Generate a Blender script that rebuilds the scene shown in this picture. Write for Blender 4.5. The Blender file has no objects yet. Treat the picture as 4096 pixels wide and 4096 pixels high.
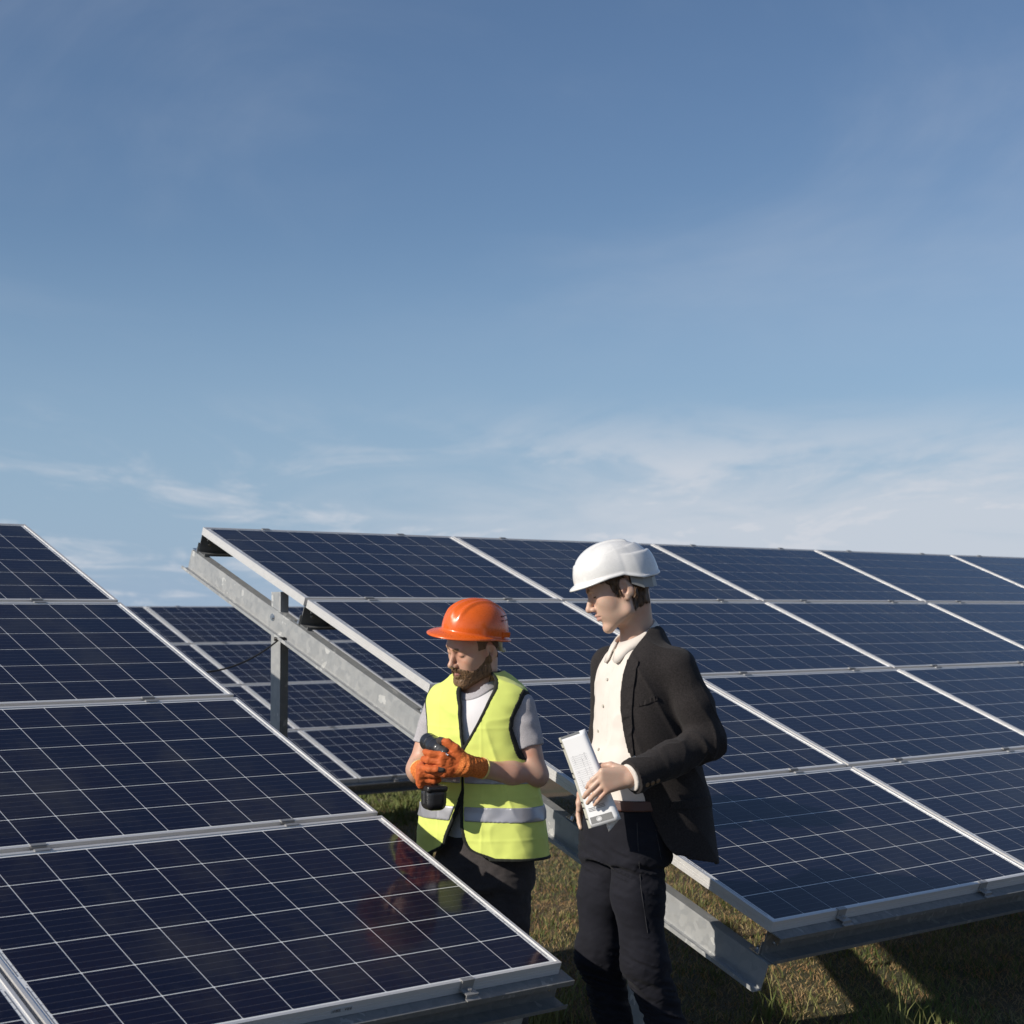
import bpy, math, random
import numpy as np
from mathutils import Matrix, Vector

sc = bpy.context.scene
R = math.radians
random.seed(7)
rng = np.random.default_rng(11)

# ------------------------------------------------------------------ camera
F_PX, PITCH, CAM_Z = 6789.16, 0.0573248, 1.70        # focal length in pixels of a 4096 px wide frame
cam_d = bpy.data.cameras.new('camera')
cam = bpy.data.objects.new('camera', cam_d)
sc.collection.objects.link(cam)
sc.camera = cam
cam_d.sensor_width = 36.0
cam_d.sensor_fit = 'HORIZONTAL'
cam_d.lens = F_PX / 4096 * 36.0
cam.location = (0, 0, CAM_Z)
cam.rotation_euler = (math.pi / 2 + PITCH, 0, 0)
cam_d.clip_start, cam_d.clip_end = 0.1, 2000
cam_d.dof.use_dof = True
cam_d.dof.focus_distance = 6.1
cam_d.dof.aperture_fstop = 6.3

# ------------------------------------------------------------------ sun, sky, exposure
SUN_AZ, SUN_EL = 62.0, 28.5          # degrees left of straight behind the camera, degrees above the horizon
to_sun = Vector((-math.sin(R(SUN_AZ)) * math.cos(R(SUN_EL)), -math.cos(R(SUN_AZ)) * math.cos(R(SUN_EL)), math.sin(R(SUN_EL))))
sun_d = bpy.data.lights.new('sun', 'SUN')
sun_d.energy = 4.6
sun_d.angle = R(0.53)
sun_d.color = (1.0, 0.93, 0.82)
sun = bpy.data.objects.new('sun', sun_d)
sc.collection.objects.link(sun)
sun.rotation_euler = to_sun.to_track_quat('Z', 'Y').to_euler()

world = bpy.data.worlds.new('World')
sc.world = world
world.use_nodes = True
wn, wl = world.node_tree.nodes, world.node_tree.links
wn.clear()


def wnode(t, **kw):
    n = wn.new(t)
    for k, v in kw.items():
        setattr(n, k, v)
    return n


def wmath(op, a, b=None, c=None):
    n = wn.new('ShaderNodeMath')
    n.operation = op
    for i, v in enumerate((a, b, c)):
        if v is None:
            continue
        if isinstance(v, (int, float)):
            n.inputs[i].default_value = v
        else:
            wl.new(v, n.inputs[i])
    return n.outputs[0]


sky = wnode('ShaderNodeTexSky', sky_type='NISHITA', sun_disc=False)
sky.sun_elevation = R(SUN_EL)
sky.sun_rotation = R(180 + SUN_AZ)
sky.altitude = 100
sky.air_density = 1.0
sky.dust_density = 0.15
sky.ozone_density = 2.4
bg = wnode('ShaderNodeBackground')
bg.inputs['Strength'].default_value = 0.10
wout = wnode('ShaderNodeOutputWorld')
# thin cirrus: noise on the direction, flattened as a high layer would be
tc = wnode('ShaderNodeTexCoord')
sep = wnode('ShaderNodeSeparateXYZ')
wl.new(tc.outputs['Generated'], sep.inputs[0])
zc = wmath('MAXIMUM', sep.outputs['Z'], 0.0)
zz = wmath('ADD', zc, 0.10)
cx = wmath('DIVIDE', sep.outputs['X'], zz)
cy = wmath('DIVIDE', sep.outputs['Y'], zz)
comb = wnode('ShaderNodeCombineXYZ')
wl.new(cx, comb.inputs[0])
wl.new(cy, comb.inputs[1])


def wnoise(scale, detail, rough, dist, sx, sy, rz, off=(0, 0, 0)):
    mp = wnode('ShaderNodeMapping')
    wl.new(comb.outputs[0], mp.inputs['Vector'])
    mp.inputs['Scale'].default_value = (sx, sy, 1)
    mp.inputs['Rotation'].default_value = (0, 0, rz)
    mp.inputs['Location'].default_value = off
    n = wnode('ShaderNodeTexNoise')
    n.inputs['Scale'].default_value = scale
    n.inputs['Detail'].default_value = detail
    n.inputs['Roughness'].default_value = rough
    n.inputs['Distortion'].default_value = dist
    wl.new(mp.outputs[0], n.inputs['Vector'])
    return n.outputs['Fac']


def wramp(v, lo, hi):
    n = wnode('ShaderNodeMapRange')
    n.interpolation_type = 'SMOOTHSTEP'
    wl.new(v, n.inputs['Value'])
    n.inputs['From Min'].default_value = lo
    n.inputs['From Max'].default_value = hi
    return n.outputs[0]


streak = wnoise(1.25, 9, 0.60, 1.1, 1.0, 0.62, 0.45, (3.1, 1.7, 0))
fine = wnoise(3.4, 8, 0.62, 0.8, 0.8, 0.40, 0.30, (0.4, 2.6, 0))
sheet = wnoise(0.50, 5, 0.55, 0.5, 1.0, 0.55, -0.3, (1.2, 4.4, 0))
nz_ = wmath('MULTIPLY', zc, -1.0)
low = wramp(nz_, -0.135, -0.045)                              # most cloud lies low on the horizon
dens = wmath('ADD', wmath('ADD', wmath('MULTIPLY', streak, 0.62), wmath('MULTIPLY', fine, 0.30)), wmath('MULTIPLY', sheet, 0.42))
dens = wmath('ADD', dens, wmath('MULTIPLY', sep.outputs['X'], 0.16))      # thicker towards the right
c_low = wmath('MULTIPLY', wramp(dens, 0.59, 0.84), low)
c_hi = wmath('MULTIPLY', wmath('MULTIPLY', wramp(wmath('ADD', wmath('MULTIPLY', sheet, 0.7), wmath('MULTIPLY', streak, 0.35)), 0.44, 0.72), 0.24), wramp(zc, 0.10, 0.24))
bank = wmath('MULTIPLY', wramp(wmath('ADD', nz_, wmath('MULTIPLY', wmath('SUBTRACT', streak, 0.5), 0.10)), -0.110, -0.048),
             wmath('MULTIPLY', wramp(wmath('ADD', sep.outputs['X'], wmath('MULTIPLY', wmath('SUBTRACT', fine, 0.5), 0.22)), -0.20, 0.14), 0.72))
fac = wmath('MINIMUM', wmath('ADD', wmath('MAXIMUM', wmath('MULTIPLY', c_low, 1.2), bank), c_hi), 0.92)
# blue air near the horizon
tint = wnode('ShaderNodeMix', data_type='RGBA', blend_type='MULTIPLY')
tint.inputs['Factor'].default_value = 1.0
wl.new(sky.outputs[0], tint.inputs['A'])
tint.inputs['B'].default_value = (0.77, 0.82, 0.90, 1)
air = wnode('ShaderNodeMix', data_type='RGBA')
wl.new(wmath('MULTIPLY', wramp(nz_, -0.24, 0.02), 0.85), air.inputs['Factor'])
wl.new(tint.outputs['Result'], air.inputs['A'])
air.inputs['B'].default_value = (2.85, 4.20, 6.15, 1)
mix = wnode('ShaderNodeMix', data_type='RGBA')
wl.new(fac, mix.inputs['Factor'])
wl.new(air.outputs['Result'], mix.inputs['A'])
mix.inputs['B'].default_value = (6.3, 6.6, 7.2, 1)
wl.new(mix.outputs['Result'], bg.inputs['Color'])
wl.new(bg.outputs[0], wout.inputs[0])

sc.view_settings.view_transform = 'Standard'
sc.view_settings.look = 'None'
sc.view_settings.gamma = 1.0
sc.view_settings.use_curve_mapping = False
sc.view_settings.exposure = 0.0
sc.render.engine = 'CYCLES'
sc.cycles.use_denoising = True
sc.cycles.max_bounces = 6
sc.cycles.diffuse_bounces = 3
sc.cycles.glossy_bounces = 3
sc.render.film_transparent = False


# ------------------------------------------------------------------ materials
class M:
    """small node-graph helper: one Principled material"""

    def __init__(s, name, base, rough=0.6, metal=0.0, **kw):
        s.m = bpy.data.materials.new(name)
        s.m.use_nodes = True
        s.n, s.l = s.m.node_tree.nodes, s.m.node_tree.links
        s.p = s.n['Principled BSDF']
        s.p.inputs['Base Color'].default_value = (*base, 1)
        s.p.inputs['Roughness'].default_value = rough
        s.p.inputs['Metallic'].default_value = metal
        for k, v in kw.items():
            s.p.inputs[k.replace('_', ' ')].default_value = v
        s.tc = s.n.new('ShaderNodeTexCoord')

    def node(s, t, **kw):
        n = s.n.new(t)
        for k, v in kw.items():
            setattr(n, k, v)
        return n

    def math(s, op, a, b=None, c=None):
        n = s.n.new('ShaderNodeMath')
        n.operation = op
        for i, v in enumerate((a, b, c)):
            if v is None:
                continue
            if isinstance(v, (int, float)):
                n.inputs[i].default_value = v
            else:
                s.l.new(v, n.inputs[i])
        return n.outputs[0]

    def noise(s, scale, detail=4, rough=0.55, vec=None, stretch=(1, 1, 1), dist=0.0):
        mp = s.n.new('ShaderNodeMapping')
        s.l.new(vec or s.tc.outputs['Object'], mp.inputs['Vector'])
        mp.inputs['Scale'].default_value = stretch
        n = s.n.new('ShaderNodeTexNoise')
        n.inputs['Scale'].default_value = scale
        n.inputs['Detail'].default_value = detail
        n.inputs['Roughness'].default_value = rough
        n.inputs['Distortion'].default_value = dist
        s.l.new(mp.outputs[0], n.inputs['Vector'])
        return n.outputs['Fac']

    def ramp(s, v, lo, hi, a, b):
        n = s.n.new('ShaderNodeMapRange')
        s.l.new(v, n.inputs['Value'])
        n.inputs['From Min'].default_value = lo
        n.inputs['From Max'].default_value = hi
        mx = s.n.new('ShaderNodeMix')
        mx.data_type = 'RGBA'
        s.l.new(n.outputs[0], mx.inputs['Factor'])
        for k, c in (('A', a), ('B', b)):
            if isinstance(c, tuple):
                mx.inputs[k].default_value = (*c, 1)
            else:
                s.l.new(c, mx.inputs[k])
        return mx.outputs['Result']

    def mixc(s, f, a, b):
        mx = s.n.new('ShaderNodeMix')
        mx.data_type = 'RGBA'
        s.l.new(f, mx.inputs['Factor'])
        for k, c in (('A', a), ('B', b)):
            if isinstance(c, tuple):
                mx.inputs[k].default_value = (*c, 1)
            else:
                s.l.new(c, mx.inputs[k])
        return mx.outputs['Result']

    def base(s, sock):
        s.l.new(sock, s.p.inputs['Base Color'])
        return s

    def rough(s, v, lo, hi, a, b):
        n = s.n.new('ShaderNodeMapRange')
        s.l.new(v, n.inputs['Value'])
        for k, x in (('From Min', lo), ('From Max', hi), ('To Min', a), ('To Max', b)):
            n.inputs[k].default_value = x
        s.l.new(n.outputs[0], s.p.inputs['Roughness'])
        return s

    def bump(s, v, strength, dist):
        b = s.n.new('ShaderNodeBump')
        b.inputs['Strength'].default_value = strength
        b.inputs['Distance'].default_value = dist
        s.l.new(v, b.inputs['Height'])
        prev = s.p.inputs['Normal'].links
        if prev:
            s.l.new(prev[0].from_socket, b.inputs['Normal'])
        s.l.new(b.outputs[0], s.p.inputs['Normal'])
        return s


def fabric(name, c, var=0.25, rough=0.9, weave=900, wb=0.25, sheen=0.15, fleck=0.0):
    m = M(name, c, rough)
    m.p.inputs['Sheen Weight'].default_value = sheen
    m.p.inputs['Specular IOR Level'].default_value = 0.15
    n1 = m.noise(9, 4)
    n2 = m.noise(weave, 2, 0.6)
    d = tuple(x * (1 - var) for x in c)
    e = tuple(min(1, x * (1 + var)) for x in c)
    col = m.ramp(n1, 0.3, 0.7, d, e)
    if fleck:
        lo = tuple(x * (1 - fleck) for x in c)
        col2 = m.ramp(m.noise(weave * 0.35, 3, 0.7), 0.36, 0.64, lo, tuple(min(1, x * (1 + fleck)) for x in c))
        mx = m.n.new('ShaderNodeMix')
        mx.data_type = 'RGBA'
        mx.inputs['Factor'].default_value = 0.55
        m.l.new(col, mx.inputs['A'])
        m.l.new(col2, mx.inputs['B'])
        col = mx.outputs['Result']
    m.base(col)
    m.bump(n2, wb, 0.002)
    return m


# panel cells: silicon under glass, fine busbars run along the row
mc = M('solar_cell', (0.006, 0.009, 0.035), 0.45)
mc.p.inputs['Coat Weight'].default_value = 1.0
mc.p.inputs['Coat Roughness'].default_value = 0.06
mc.p.inputs['Coat IOR'].default_value = 1.255
mc.p.inputs['Specular IOR Level'].default_value = 0.1
oi = mc.node('ShaderNodeObjectInfo')
rnd = oi.outputs['Random']
cellcol = mc.ramp(rnd, 0.0, 1.0, (0.0028, 0.0034, 0.0140), (0.0095, 0.0045, 0.0125))
grain = mc.node('ShaderNodeTexVoronoi')
grain.inputs['Scale'].default_value = 90
mc.l.new(mc.tc.outputs['Object'], grain.inputs['Vector'])
gsep = mc.node('ShaderNodeSeparateColor')
mc.l.new(grain.outputs['Color'], gsep.inputs[0])
cellcol = mc.ramp(gsep.outputs[0], -0.6, 1.6, cellcol, (0.007, 0.009, 0.028))
sxyz = mc.node('ShaderNodeSeparateXYZ')
mc.l.new(mc.tc.outputs['Object'], sxyz.inputs[0])
fr = mc.math('ABSOLUTE', mc.math('SUBTRACT', mc.math('FRACT', mc.math('ADD', mc.math('DIVIDE', sxyz.outputs['Y'], 0.0312), 0.5)), 0.5))
bus = mc.math('LESS_THAN', fr, 0.018)
dust = mc.noise(2.2, 6, 0.65, vec=mc.node('ShaderNodeNewGeometry').outputs['Position'])
mr_ = mc.node('ShaderNodeMapRange')
mc.l.new(dust, mr_.inputs['Value'])
for k_, v_ in (('From Min', .38), ('From Max', .72), ('To Min', .04), ('To Max', .17)):
    mr_.inputs[k_].default_value = v_
mc.l.new(mr_.outputs[0], mc.p.inputs['Coat Roughness'])
cellcol = mc.ramp(dust, 0.50, 0.95, cellcol, (0.055, 0.050, 0.045))
mc.base(mc.mixc(bus, cellcol, (0.09, 0.085, 0.10)))
MAT_CELL = mc.m

mb = M('backsheet_white', (0.86, 0.85, 0.82), 0.5)
mb.p.inputs['Coat Weight'].default_value = 1.0
mb.p.inputs['Coat Roughness'].default_value = 0.06
mb.p.inputs['Coat IOR'].default_value = 1.45
MAT_BACK = mb.m

ma = M('anodised_aluminium', (0.68, 0.665, 0.65), 0.42, 0.35)
na = ma.noise(60, 3, 0.5, stretch=(0.03, 1, 1))
ma.rough(na, 0.3, 0.7, 0.36, 0.5)
MAT_ALU = ma.m
MAT_CLAMP = M('mill_aluminium', (0.36, 0.355, 0.35), 0.5, 0.5).m
MAT_RIBBON = M('tinned_ribbon', (0.45, 0.45, 0.46), 0.4, 0.6).m

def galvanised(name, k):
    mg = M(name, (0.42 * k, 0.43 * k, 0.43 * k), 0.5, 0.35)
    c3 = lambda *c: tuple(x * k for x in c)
    vor = mg.node('ShaderNodeTexVoronoi')
    vor.inputs['Scale'].default_value = 42
    vmap = mg.node('ShaderNodeMapping')
    nz = mg.noise(30, 3)
    mg.l.new(mg.tc.outputs['Object'], vmap.inputs['Vector'])
    vmap.inputs['Scale'].default_value = (1.4, 0.9, 0.8)
    addv = mg.node('ShaderNodeVectorMath')
    addv.operation = 'ADD'
    mg.l.new(vmap.outputs[0], addv.inputs[0])
    cmb = mg.node('ShaderNodeCombineXYZ')
    mg.l.new(mg.math('MULTIPLY', nz, 0.05), cmb.inputs[0])
    mg.l.new(mg.math('MULTIPLY', nz, 0.03), cmb.inputs[1])
    mg.l.new(cmb.outputs[0], addv.inputs[1])
    mg.l.new(addv.outputs[0], vor.inputs['Vector'])
    vs = mg.node('ShaderNodeSeparateColor')
    mg.l.new(vor.outputs['Color'], vs.inputs[0])
    spang = mg.ramp(vs.outputs[0], 0.0, 1.0, c3(0.36, 0.37, 0.375), c3(0.43, 0.435, 0.43))
    patch = mg.math('GREATER_THAN', mg.math('MULTIPLY', vs.outputs[1], mg.noise(6, 3)), 0.53)
    spang = mg.mixc(patch, spang, c3(0.60, 0.60, 0.58))
    dirt = mg.noise(14, 6, 0.65)
    mg.base(mg.ramp(dirt, 0.36, 0.62, mg.mixc(mg.math('MULTIPLY', dirt, 0.5), spang, c3(0.28, 0.285, 0.29)), spang))
    mg.rough(vs.outputs[2], 0, 1, 0.42, 0.62)
    return mg.m


MAT_GALV = galvanised('galvanised_steel', 1.0)
MAT_PURL = galvanised('shade_darkened_steel', 0.56)  # darker galvanised copy for the purlins, their shade put into the colour
MAT_BOLT = M('zinc_bolt', (0.66, 0.66, 0.66), 0.25, 0.95).m
MAT_CABLE = M('black_cable', (0.012, 0.011, 0.011), 0.5).m

gm = M('grass_ground', (0.07, 0.065, 0.03), 0.95)
gpos = gm.node('ShaderNodeNewGeometry').outputs['Position']
g1 = gm.noise(0.9, 5, 0.6, vec=gpos)
g2 = gm.noise(9, 6, 0.7, vec=gpos)
g3 = gm.noise(70, 4, 0.7, vec=gpos)
gc = gm.ramp(g1, 0.44, 0.56, (0.085, 0.095, 0.030), (0.25, 0.140, 0.064))
gc = gm.mixc(gm.math('MULTIPLY', g2, 0.8), gc, (0.19, 0.155, 0.072))
gm.base(gm.ramp(g3, 0.30, 0.72, (0.022, 0.019, 0.010), gc))
gm.bump(g3, 0.9, 0.03)
MAT_GROUND = gm.m


def blade_mat(name, a, b):
    m = M(name, a, 0.7)
    gp = m.node('ShaderNodeNewGeometry')
    m.base(m.ramp(m.noise(3.0, 4, vec=gp.outputs['Position']), 0.35, 0.65, a, b))
    m.p.inputs['Specular IOR Level'].default_value = 0.25
    return m.m


MAT_BLADE_G = blade_mat('green_blades', (0.085, 0.125, 0.030), (0.21, 0.20, 0.075))
MAT_BLADE_D = blade_mat('dry_blades', (0.36, 0.205, 0.095), (0.34, 0.27, 0.13))


# ------------------------------------------------------------------ object helpers
def link(o, parent=None):
    sc.collection.objects.link(o)
    if parent is not None:
        o.parent = parent
    return o


def tag(o, label=None, cat=None, group=None, kind=None):
    for k, v in (('label', label), ('category', cat), ('group', group), ('kind', kind)):
        if v:
            o[k] = v
    return o


def empty(name, matrix=None):
    o = bpy.data.objects.new(name, None)
    o.empty_display_size = 0.1
    if matrix is not None:
        o.matrix_world = matrix
    return link(o)


def mesh_from(name, verts, faces, mat, smooth=False):
    me = bpy.data.meshes.new(name)
    me.from_pydata([tuple(map(float, v)) for v in verts], [], faces)
    for m in (mat if isinstance(mat, (list, tuple)) else [mat]):
        me.materials.append(m)
    if smooth:
        me.polygons.foreach_set('use_smooth', [True] * len(me.polygons))
    me.update()
    return me


def obj(name, me, parent=None, matrix=None):
    o = bpy.data.objects.new(name, me)
    link(o, parent)
    if matrix is not None:
        o.matrix_basis = matrix
    return o


class MB:
    """collects boxes, prisms and tubes into one mesh"""

    def __init__(s):
        s.v, s.f = [], []

    def add(s, v, f):
        n = len(s.v)
        s.v += [tuple(p) for p in v]
        s.f += [tuple(i + n for i in q) for q in f]
        return s

    def box(s, a, b):
        (x0, y0, z0), (x1, y1, z1) = a, b
        return s.add([(x0, y0, z0), (x1, y0, z0), (x1, y1, z0), (x0, y1, z0), (x0, y0, z1), (x1, y0, z1), (x1, y1, z1), (x0, y1, z1)],
                     [(0, 3, 2, 1), (4, 5, 6, 7), (0, 1, 5, 4), (1, 2, 6, 5), (2, 3, 7, 6), (3, 0, 4, 7)])

    def prism(s, prof, axis, a, b, flip=False):
        """extrude a closed profile (2-D) along axis 0/1/2 from a to b"""
        n = len(prof)
        o = [i for i in range(3) if i != axis]
        vs = []
        for t in (a, b):
            for p in prof:
                q = [0, 0, 0]
                q[axis] = t
                q[o[0]], q[o[1]] = p
                vs.append(q)
        fs = [(i, (i + 1) % n, n + (i + 1) % n, n + i) for i in range(n)] + [tuple(range(n - 1, -1, -1)), tuple(range(n, 2 * n))]
        if flip:
            fs = [tuple(reversed(q)) for q in fs]
        return s.add(vs, fs)

    def tube(s, pts, r, seg=8, cap=True):
        pts = [Vector(p) for p in pts]
        rs = r if isinstance(r, (list, tuple)) else [r] * len(pts)
        up = Vector((0, 0, 1))
        rings = []
        for i, p in enumerate(pts):
            t = (pts[min(i + 1, len(pts) - 1)] - pts[max(i - 1, 0)]).normalized()
            x = t.cross(up)
            if x.length < 0.05:
                x = t.cross(Vector((1, 0, 0)))
            x.normalize()
            y = t.cross(x)
            rings.append([p + (x * math.cos(k * 2 * math.pi / seg) + y * math.sin(k * 2 * math.pi / seg)) * rs[i] for k in range(seg)])
        vs = [q for rg in rings for q in rg]
        fs = []
        for i in range(len(pts) - 1):
            for k in range(seg):
                a, b = i * seg + k, i * seg + (k + 1) % seg
                fs.append((a, b, b + seg, a + seg))
        if cap:
            fs += [tuple(range(seg - 1, -1, -1)), tuple(range((len(pts) - 1) * seg, len(pts) * seg))]
        return s.add(vs, fs)

    def hexbolt(s, c, ax, r, h, seg=6):
        c, ax = Vector(c), Vector(ax).normalized()
        return s.tube([c, c + ax * h], r, seg)

    def mesh(s, name, mat, smooth=False):
        me = mesh_from(name, s.v, s.f, mat, smooth)
        import bmesh
        bm = bmesh.new()
        bm.from_mesh(me)
        bmesh.ops.recalc_face_normals(bm, faces=bm.faces)
        bm.to_mesh(me)
        bm.free()
        return me

    def obj(s, name, mat, parent=None, matrix=None, smooth=False):
        return obj(name, s.mesh(name, mat, smooth), parent, matrix)


CAM = np.array([0, 0, CAM_Z])


def ray(x, y):
    """direction of a point of the photograph, measured on a 1932 px wide copy"""
    px, py = (x * 4096 / 1932 - 2048) / F_PX, -(y * 4096 / 1932 - 2048) / F_PX
    d = np.array([px, math.cos(PITCH) - py * math.sin(PITCH), math.sin(PITCH) + py * math.cos(PITCH)])
    return d / d[1]


def at(x, y, Y):
    return CAM + ray(x, y) * Y


# ------------------------------------------------------------------ the site: three parallel arrays
YAW, TILT = 0.725092, 0.379768
U = Vector((math.cos(YAW), math.sin(YAW), 0))
DOWN = Vector((math.sin(YAW), -math.cos(YAW), 0))
V = DOWN * math.cos(TILT) - Vector((0, 0, math.sin(TILT)))
N = U.cross(-V)
PW, PH, GU, GV, FH = 1.65, 0.992, 0.0166, 0.0239, 0.040
ROWS = 4
P0 = Vector((0.5, 5.6, 0))


def ground_z(x, y):
    return 0.048 * ((x - P0.x) * DOWN.x + (y - P0.y) * DOWN.y)


def frame_matrix(o):
    m = Matrix.Identity(4)
    for i in range(3):
        m[i][0], m[i][1], m[i][2], m[i][3] = U[i], -V[i], N[i], o[i]
    return m


T_LEFT = Vector((-2.334567, 8.126484, 0.408152 + CAM_Z))
T_RIGHT = Vector((-1.588655, 8.719600, 0.422728 + CAM_Z))
T_BACK = Vector((-3.806990, 17.656464, 0.033516 + CAM_Z))

# ------------------------------------------------------------------ ground
n = 90
xs = np.linspace(-1, 1, n)
gx = np.sign(xs) * np.abs(xs) ** 2.2 * 400
gv, gf = [], []
for j in range(n):
    for i in range(n):
        x, y = gx[i], gx[j] + 8
        z = ground_z(x, y)
        d = math.hypot(x, y - 8)
        z = z if d < 30 else ground_z(x / d * 30, (y - 8) / d * 30 + 8)
        gv.append((x, y, z))
for j in range(n - 1):
    for i in range(n - 1):
        a = j * n + i
        gf.append((a, a + 1, a + n + 1, a + n))
tag(obj('grass_ground', mesh_from('grass_ground', gv, gf, MAT_GROUND, True)), 'dry grassy ground between and under the solar arrays', kind='structure')


def scatter_blades(name, count, region, hmin, hmax, wid, mat, label, dens=None):
    x = rng.uniform(region[0], region[1], count * 4)
    y = rng.uniform(region[2], region[3], count * 4)
    k = (x < 0.34 * y + 0.3) & (x > -0.16 * y - .4)          # only the ground the picture can see
    # clumps
    cl = np.sin(x * 5.1 + np.sin(y * 3.7) * 2) * np.sin(y * 4.3 + np.sin(x * 2.9) * 2) + np.sin(x * 17 + y * 11) * 0.4
    if dens is not None:
        k &= dens(x, y, cl)
    x, y, cl = x[k][:count], y[k][:count], cl[k][:count]
    m = len(x)
    z = 0.048 * ((x - P0.x) * DOWN.x + (y - P0.y) * DOWN.y) - 0.006
    h = rng.uniform(hmin, hmax, m) * (1 + 0.35 * cl)
    a = rng.uniform(0, 2 * np.pi, m)
    lean = rng.uniform(0.15, 0.9, m) * h * (2.2 if mat is MAT_BLADE_D else 1.1)
    la = rng.uniform(0, 2 * np.pi, m)
    w = wid * rng.uniform(0.6, 1.4, m)
    dx, dy = np.cos(a) * w / 2, np.sin(a) * w / 2
    lx, ly = np.cos(la) * lean, np.sin(la) * lean
    vs = np.empty((m, 5, 3))
    vs[:, 0] = np.stack([x - dx, y - dy, z], 1)
    vs[:, 1] = np.stack([x + dx, y + dy, z], 1)
    vs[:, 2] = np.stack([x + dx * .8 + lx * .35, y + dy * .8 + ly * .35, z + h * .6], 1)
    vs[:, 3] = np.stack([x - dx * .8 + lx * .35, y - dy * .8 + ly * .35, z + h * .6], 1)
    vs[:, 4] = np.stack([x + lx, y + ly, z + h], 1)
    me = bpy.data.meshes.new(name)
    me.vertices.add(m * 5)
    me.vertices.foreach_set('co', vs.reshape(-1).astype(np.float32))
    b = np.arange(m)[:, None] * 5
    quads = (b + np.array([0, 1, 2, 3]))
    tris = (b + np.array([3, 2, 4]))
    loops = np.concatenate([quads, tris], 1).reshape(-1)
    me.loops.add(m * 7)
    me.loops.foreach_set('vertex_index', loops.astype(np.int32))
    me.polygons.add(m * 2)
    st = (np.arange(m)[:, None] * 7 + np.array([0, 4])).reshape(-1)
    me.polygons.foreach_set('loop_start', st.astype(np.int32))
    me.update(calc_edges=True)
    me.materials.append(mat)
    return tag(obj(name, me), label, 'grass', kind='stuff')


# ------------------------------------------------------------------ solar panel meshes (shared)
prof = [(0, 0), (.011, 0), (.011, -.0035), (.003, -.0036), (.003, -.038), (.030, -.038), (.030, -FH), (0, -FH),
        (0, -.0275), (.0013, -.027), (.0013, -.0255), (0, -.025), (0, -.0175), (.0013, -.017), (.0013, -.0155), (0, -.015)]
fvs, ffs = [], []
for (sx, sy) in ((-1, -1), (1, -1), (1, 1), (-1, 1)):
    for (d, z) in prof:
        fvs.append((sx * (PW / 2 - d), sy * (PH / 2 - d), z))
npf = len(prof)
for c in range(4):
    for i in range(npf):
        a, b = c * npf + i, c * npf + (i + 1) % npf
        a2, b2 = ((c + 1) % 4) * npf + i, ((c + 1) % 4) * npf + (i + 1) % npf
        ffs.append((a, a2, b2, b))
ME_FRAME = mesh_from('frame', fvs, ffs, MAT_ALU)
hx, hy = PW / 2 - .004, PH / 2 - .004
ME_BACK = mesh_from('backsheet', [(-hx, -hy, -.0032), (hx, -hy, -.0032), (hx, hy, -.0032), (-hx, hy, -.0032),
                                  (-hx, -hy, -.008), (hx, -hy, -.008), (hx, hy, -.008), (-hx, hy, -.008)],
                    [(0, 1, 2, 3), (7, 6, 5, 4)], MAT_BACK)
CP, CS, ch = 0.159, 0.0776, 0.0022
CT = CS - .0005
oc = [(-CS + ch, -CT), (CS - ch, -CT), (CS, -CT + ch), (CS, CT - ch), (CS - ch, CT), (-CS + ch, CT), (-CS, CT - ch), (-CS, -CT + ch)]
ME_CELL = mesh_from('solar_cell', [(x, y, -.0024) for x, y in oc] + [(x, y, -.0031) for x, y in oc],
                    [tuple(range(8))] + [(i + 8, (i + 1) % 8 + 8, (i + 1) % 8, i) for i in range(8)], MAT_CELL)
rb = MB()
for sx in (-1, 1):
    for k in range(3):
        y0, y1 = (k * 2 - 3) * CP + .028, (k * 2 - 1) * CP - .028
        rb.box((sx * .803 - .0022, y0, -.0031), (sx * .803 + .0022, y1, -.0026))
    for r in range(6):
        for b in range(5):
            yb = (r - 2.5) * CP + (b - 2) * .0312
            xa, xb = sorted((sx * .7950, sx * .8005))
            rb.box((xa, yb - .0008, -.0031), (xb, yb + .0008, -.0027))
ME_RIB = rb.mesh('busbar_ribbon', MAT_RIBBON)
MAT_LABEL = M('label_grey', (0.50, 0.51, 0.52), 0.5).m
MAT_PRINT = M('label_print', (0.03, 0.03, 0.035), 0.6).m


def panel(origin, left, row, col, label, group):
    """left: True when column 0 is the right-most and columns run leftwards"""
    u = -(col * (PW + GU) + PW / 2) if left else col * (PW + GU) + PW / 2
    v = row * (PH + GV) + PH / 2
    root = empty('solar_panel', frame_matrix(origin + U * u + V * v))
    tag(root, label, 'solar panel', group)
    obj('frame', ME_FRAME, root)
    obj('backsheet', ME_BACK, root)
    for j in range(6):
        for i in range(10):
            obj('solar_cell', ME_CELL, root, Matrix.Translation(((i - 4.5) * CP, (j - 2.5) * CP, 0)))
    tag(obj('busbar_ribbon', ME_RIB, root), kind='stuff')
    return root


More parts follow.
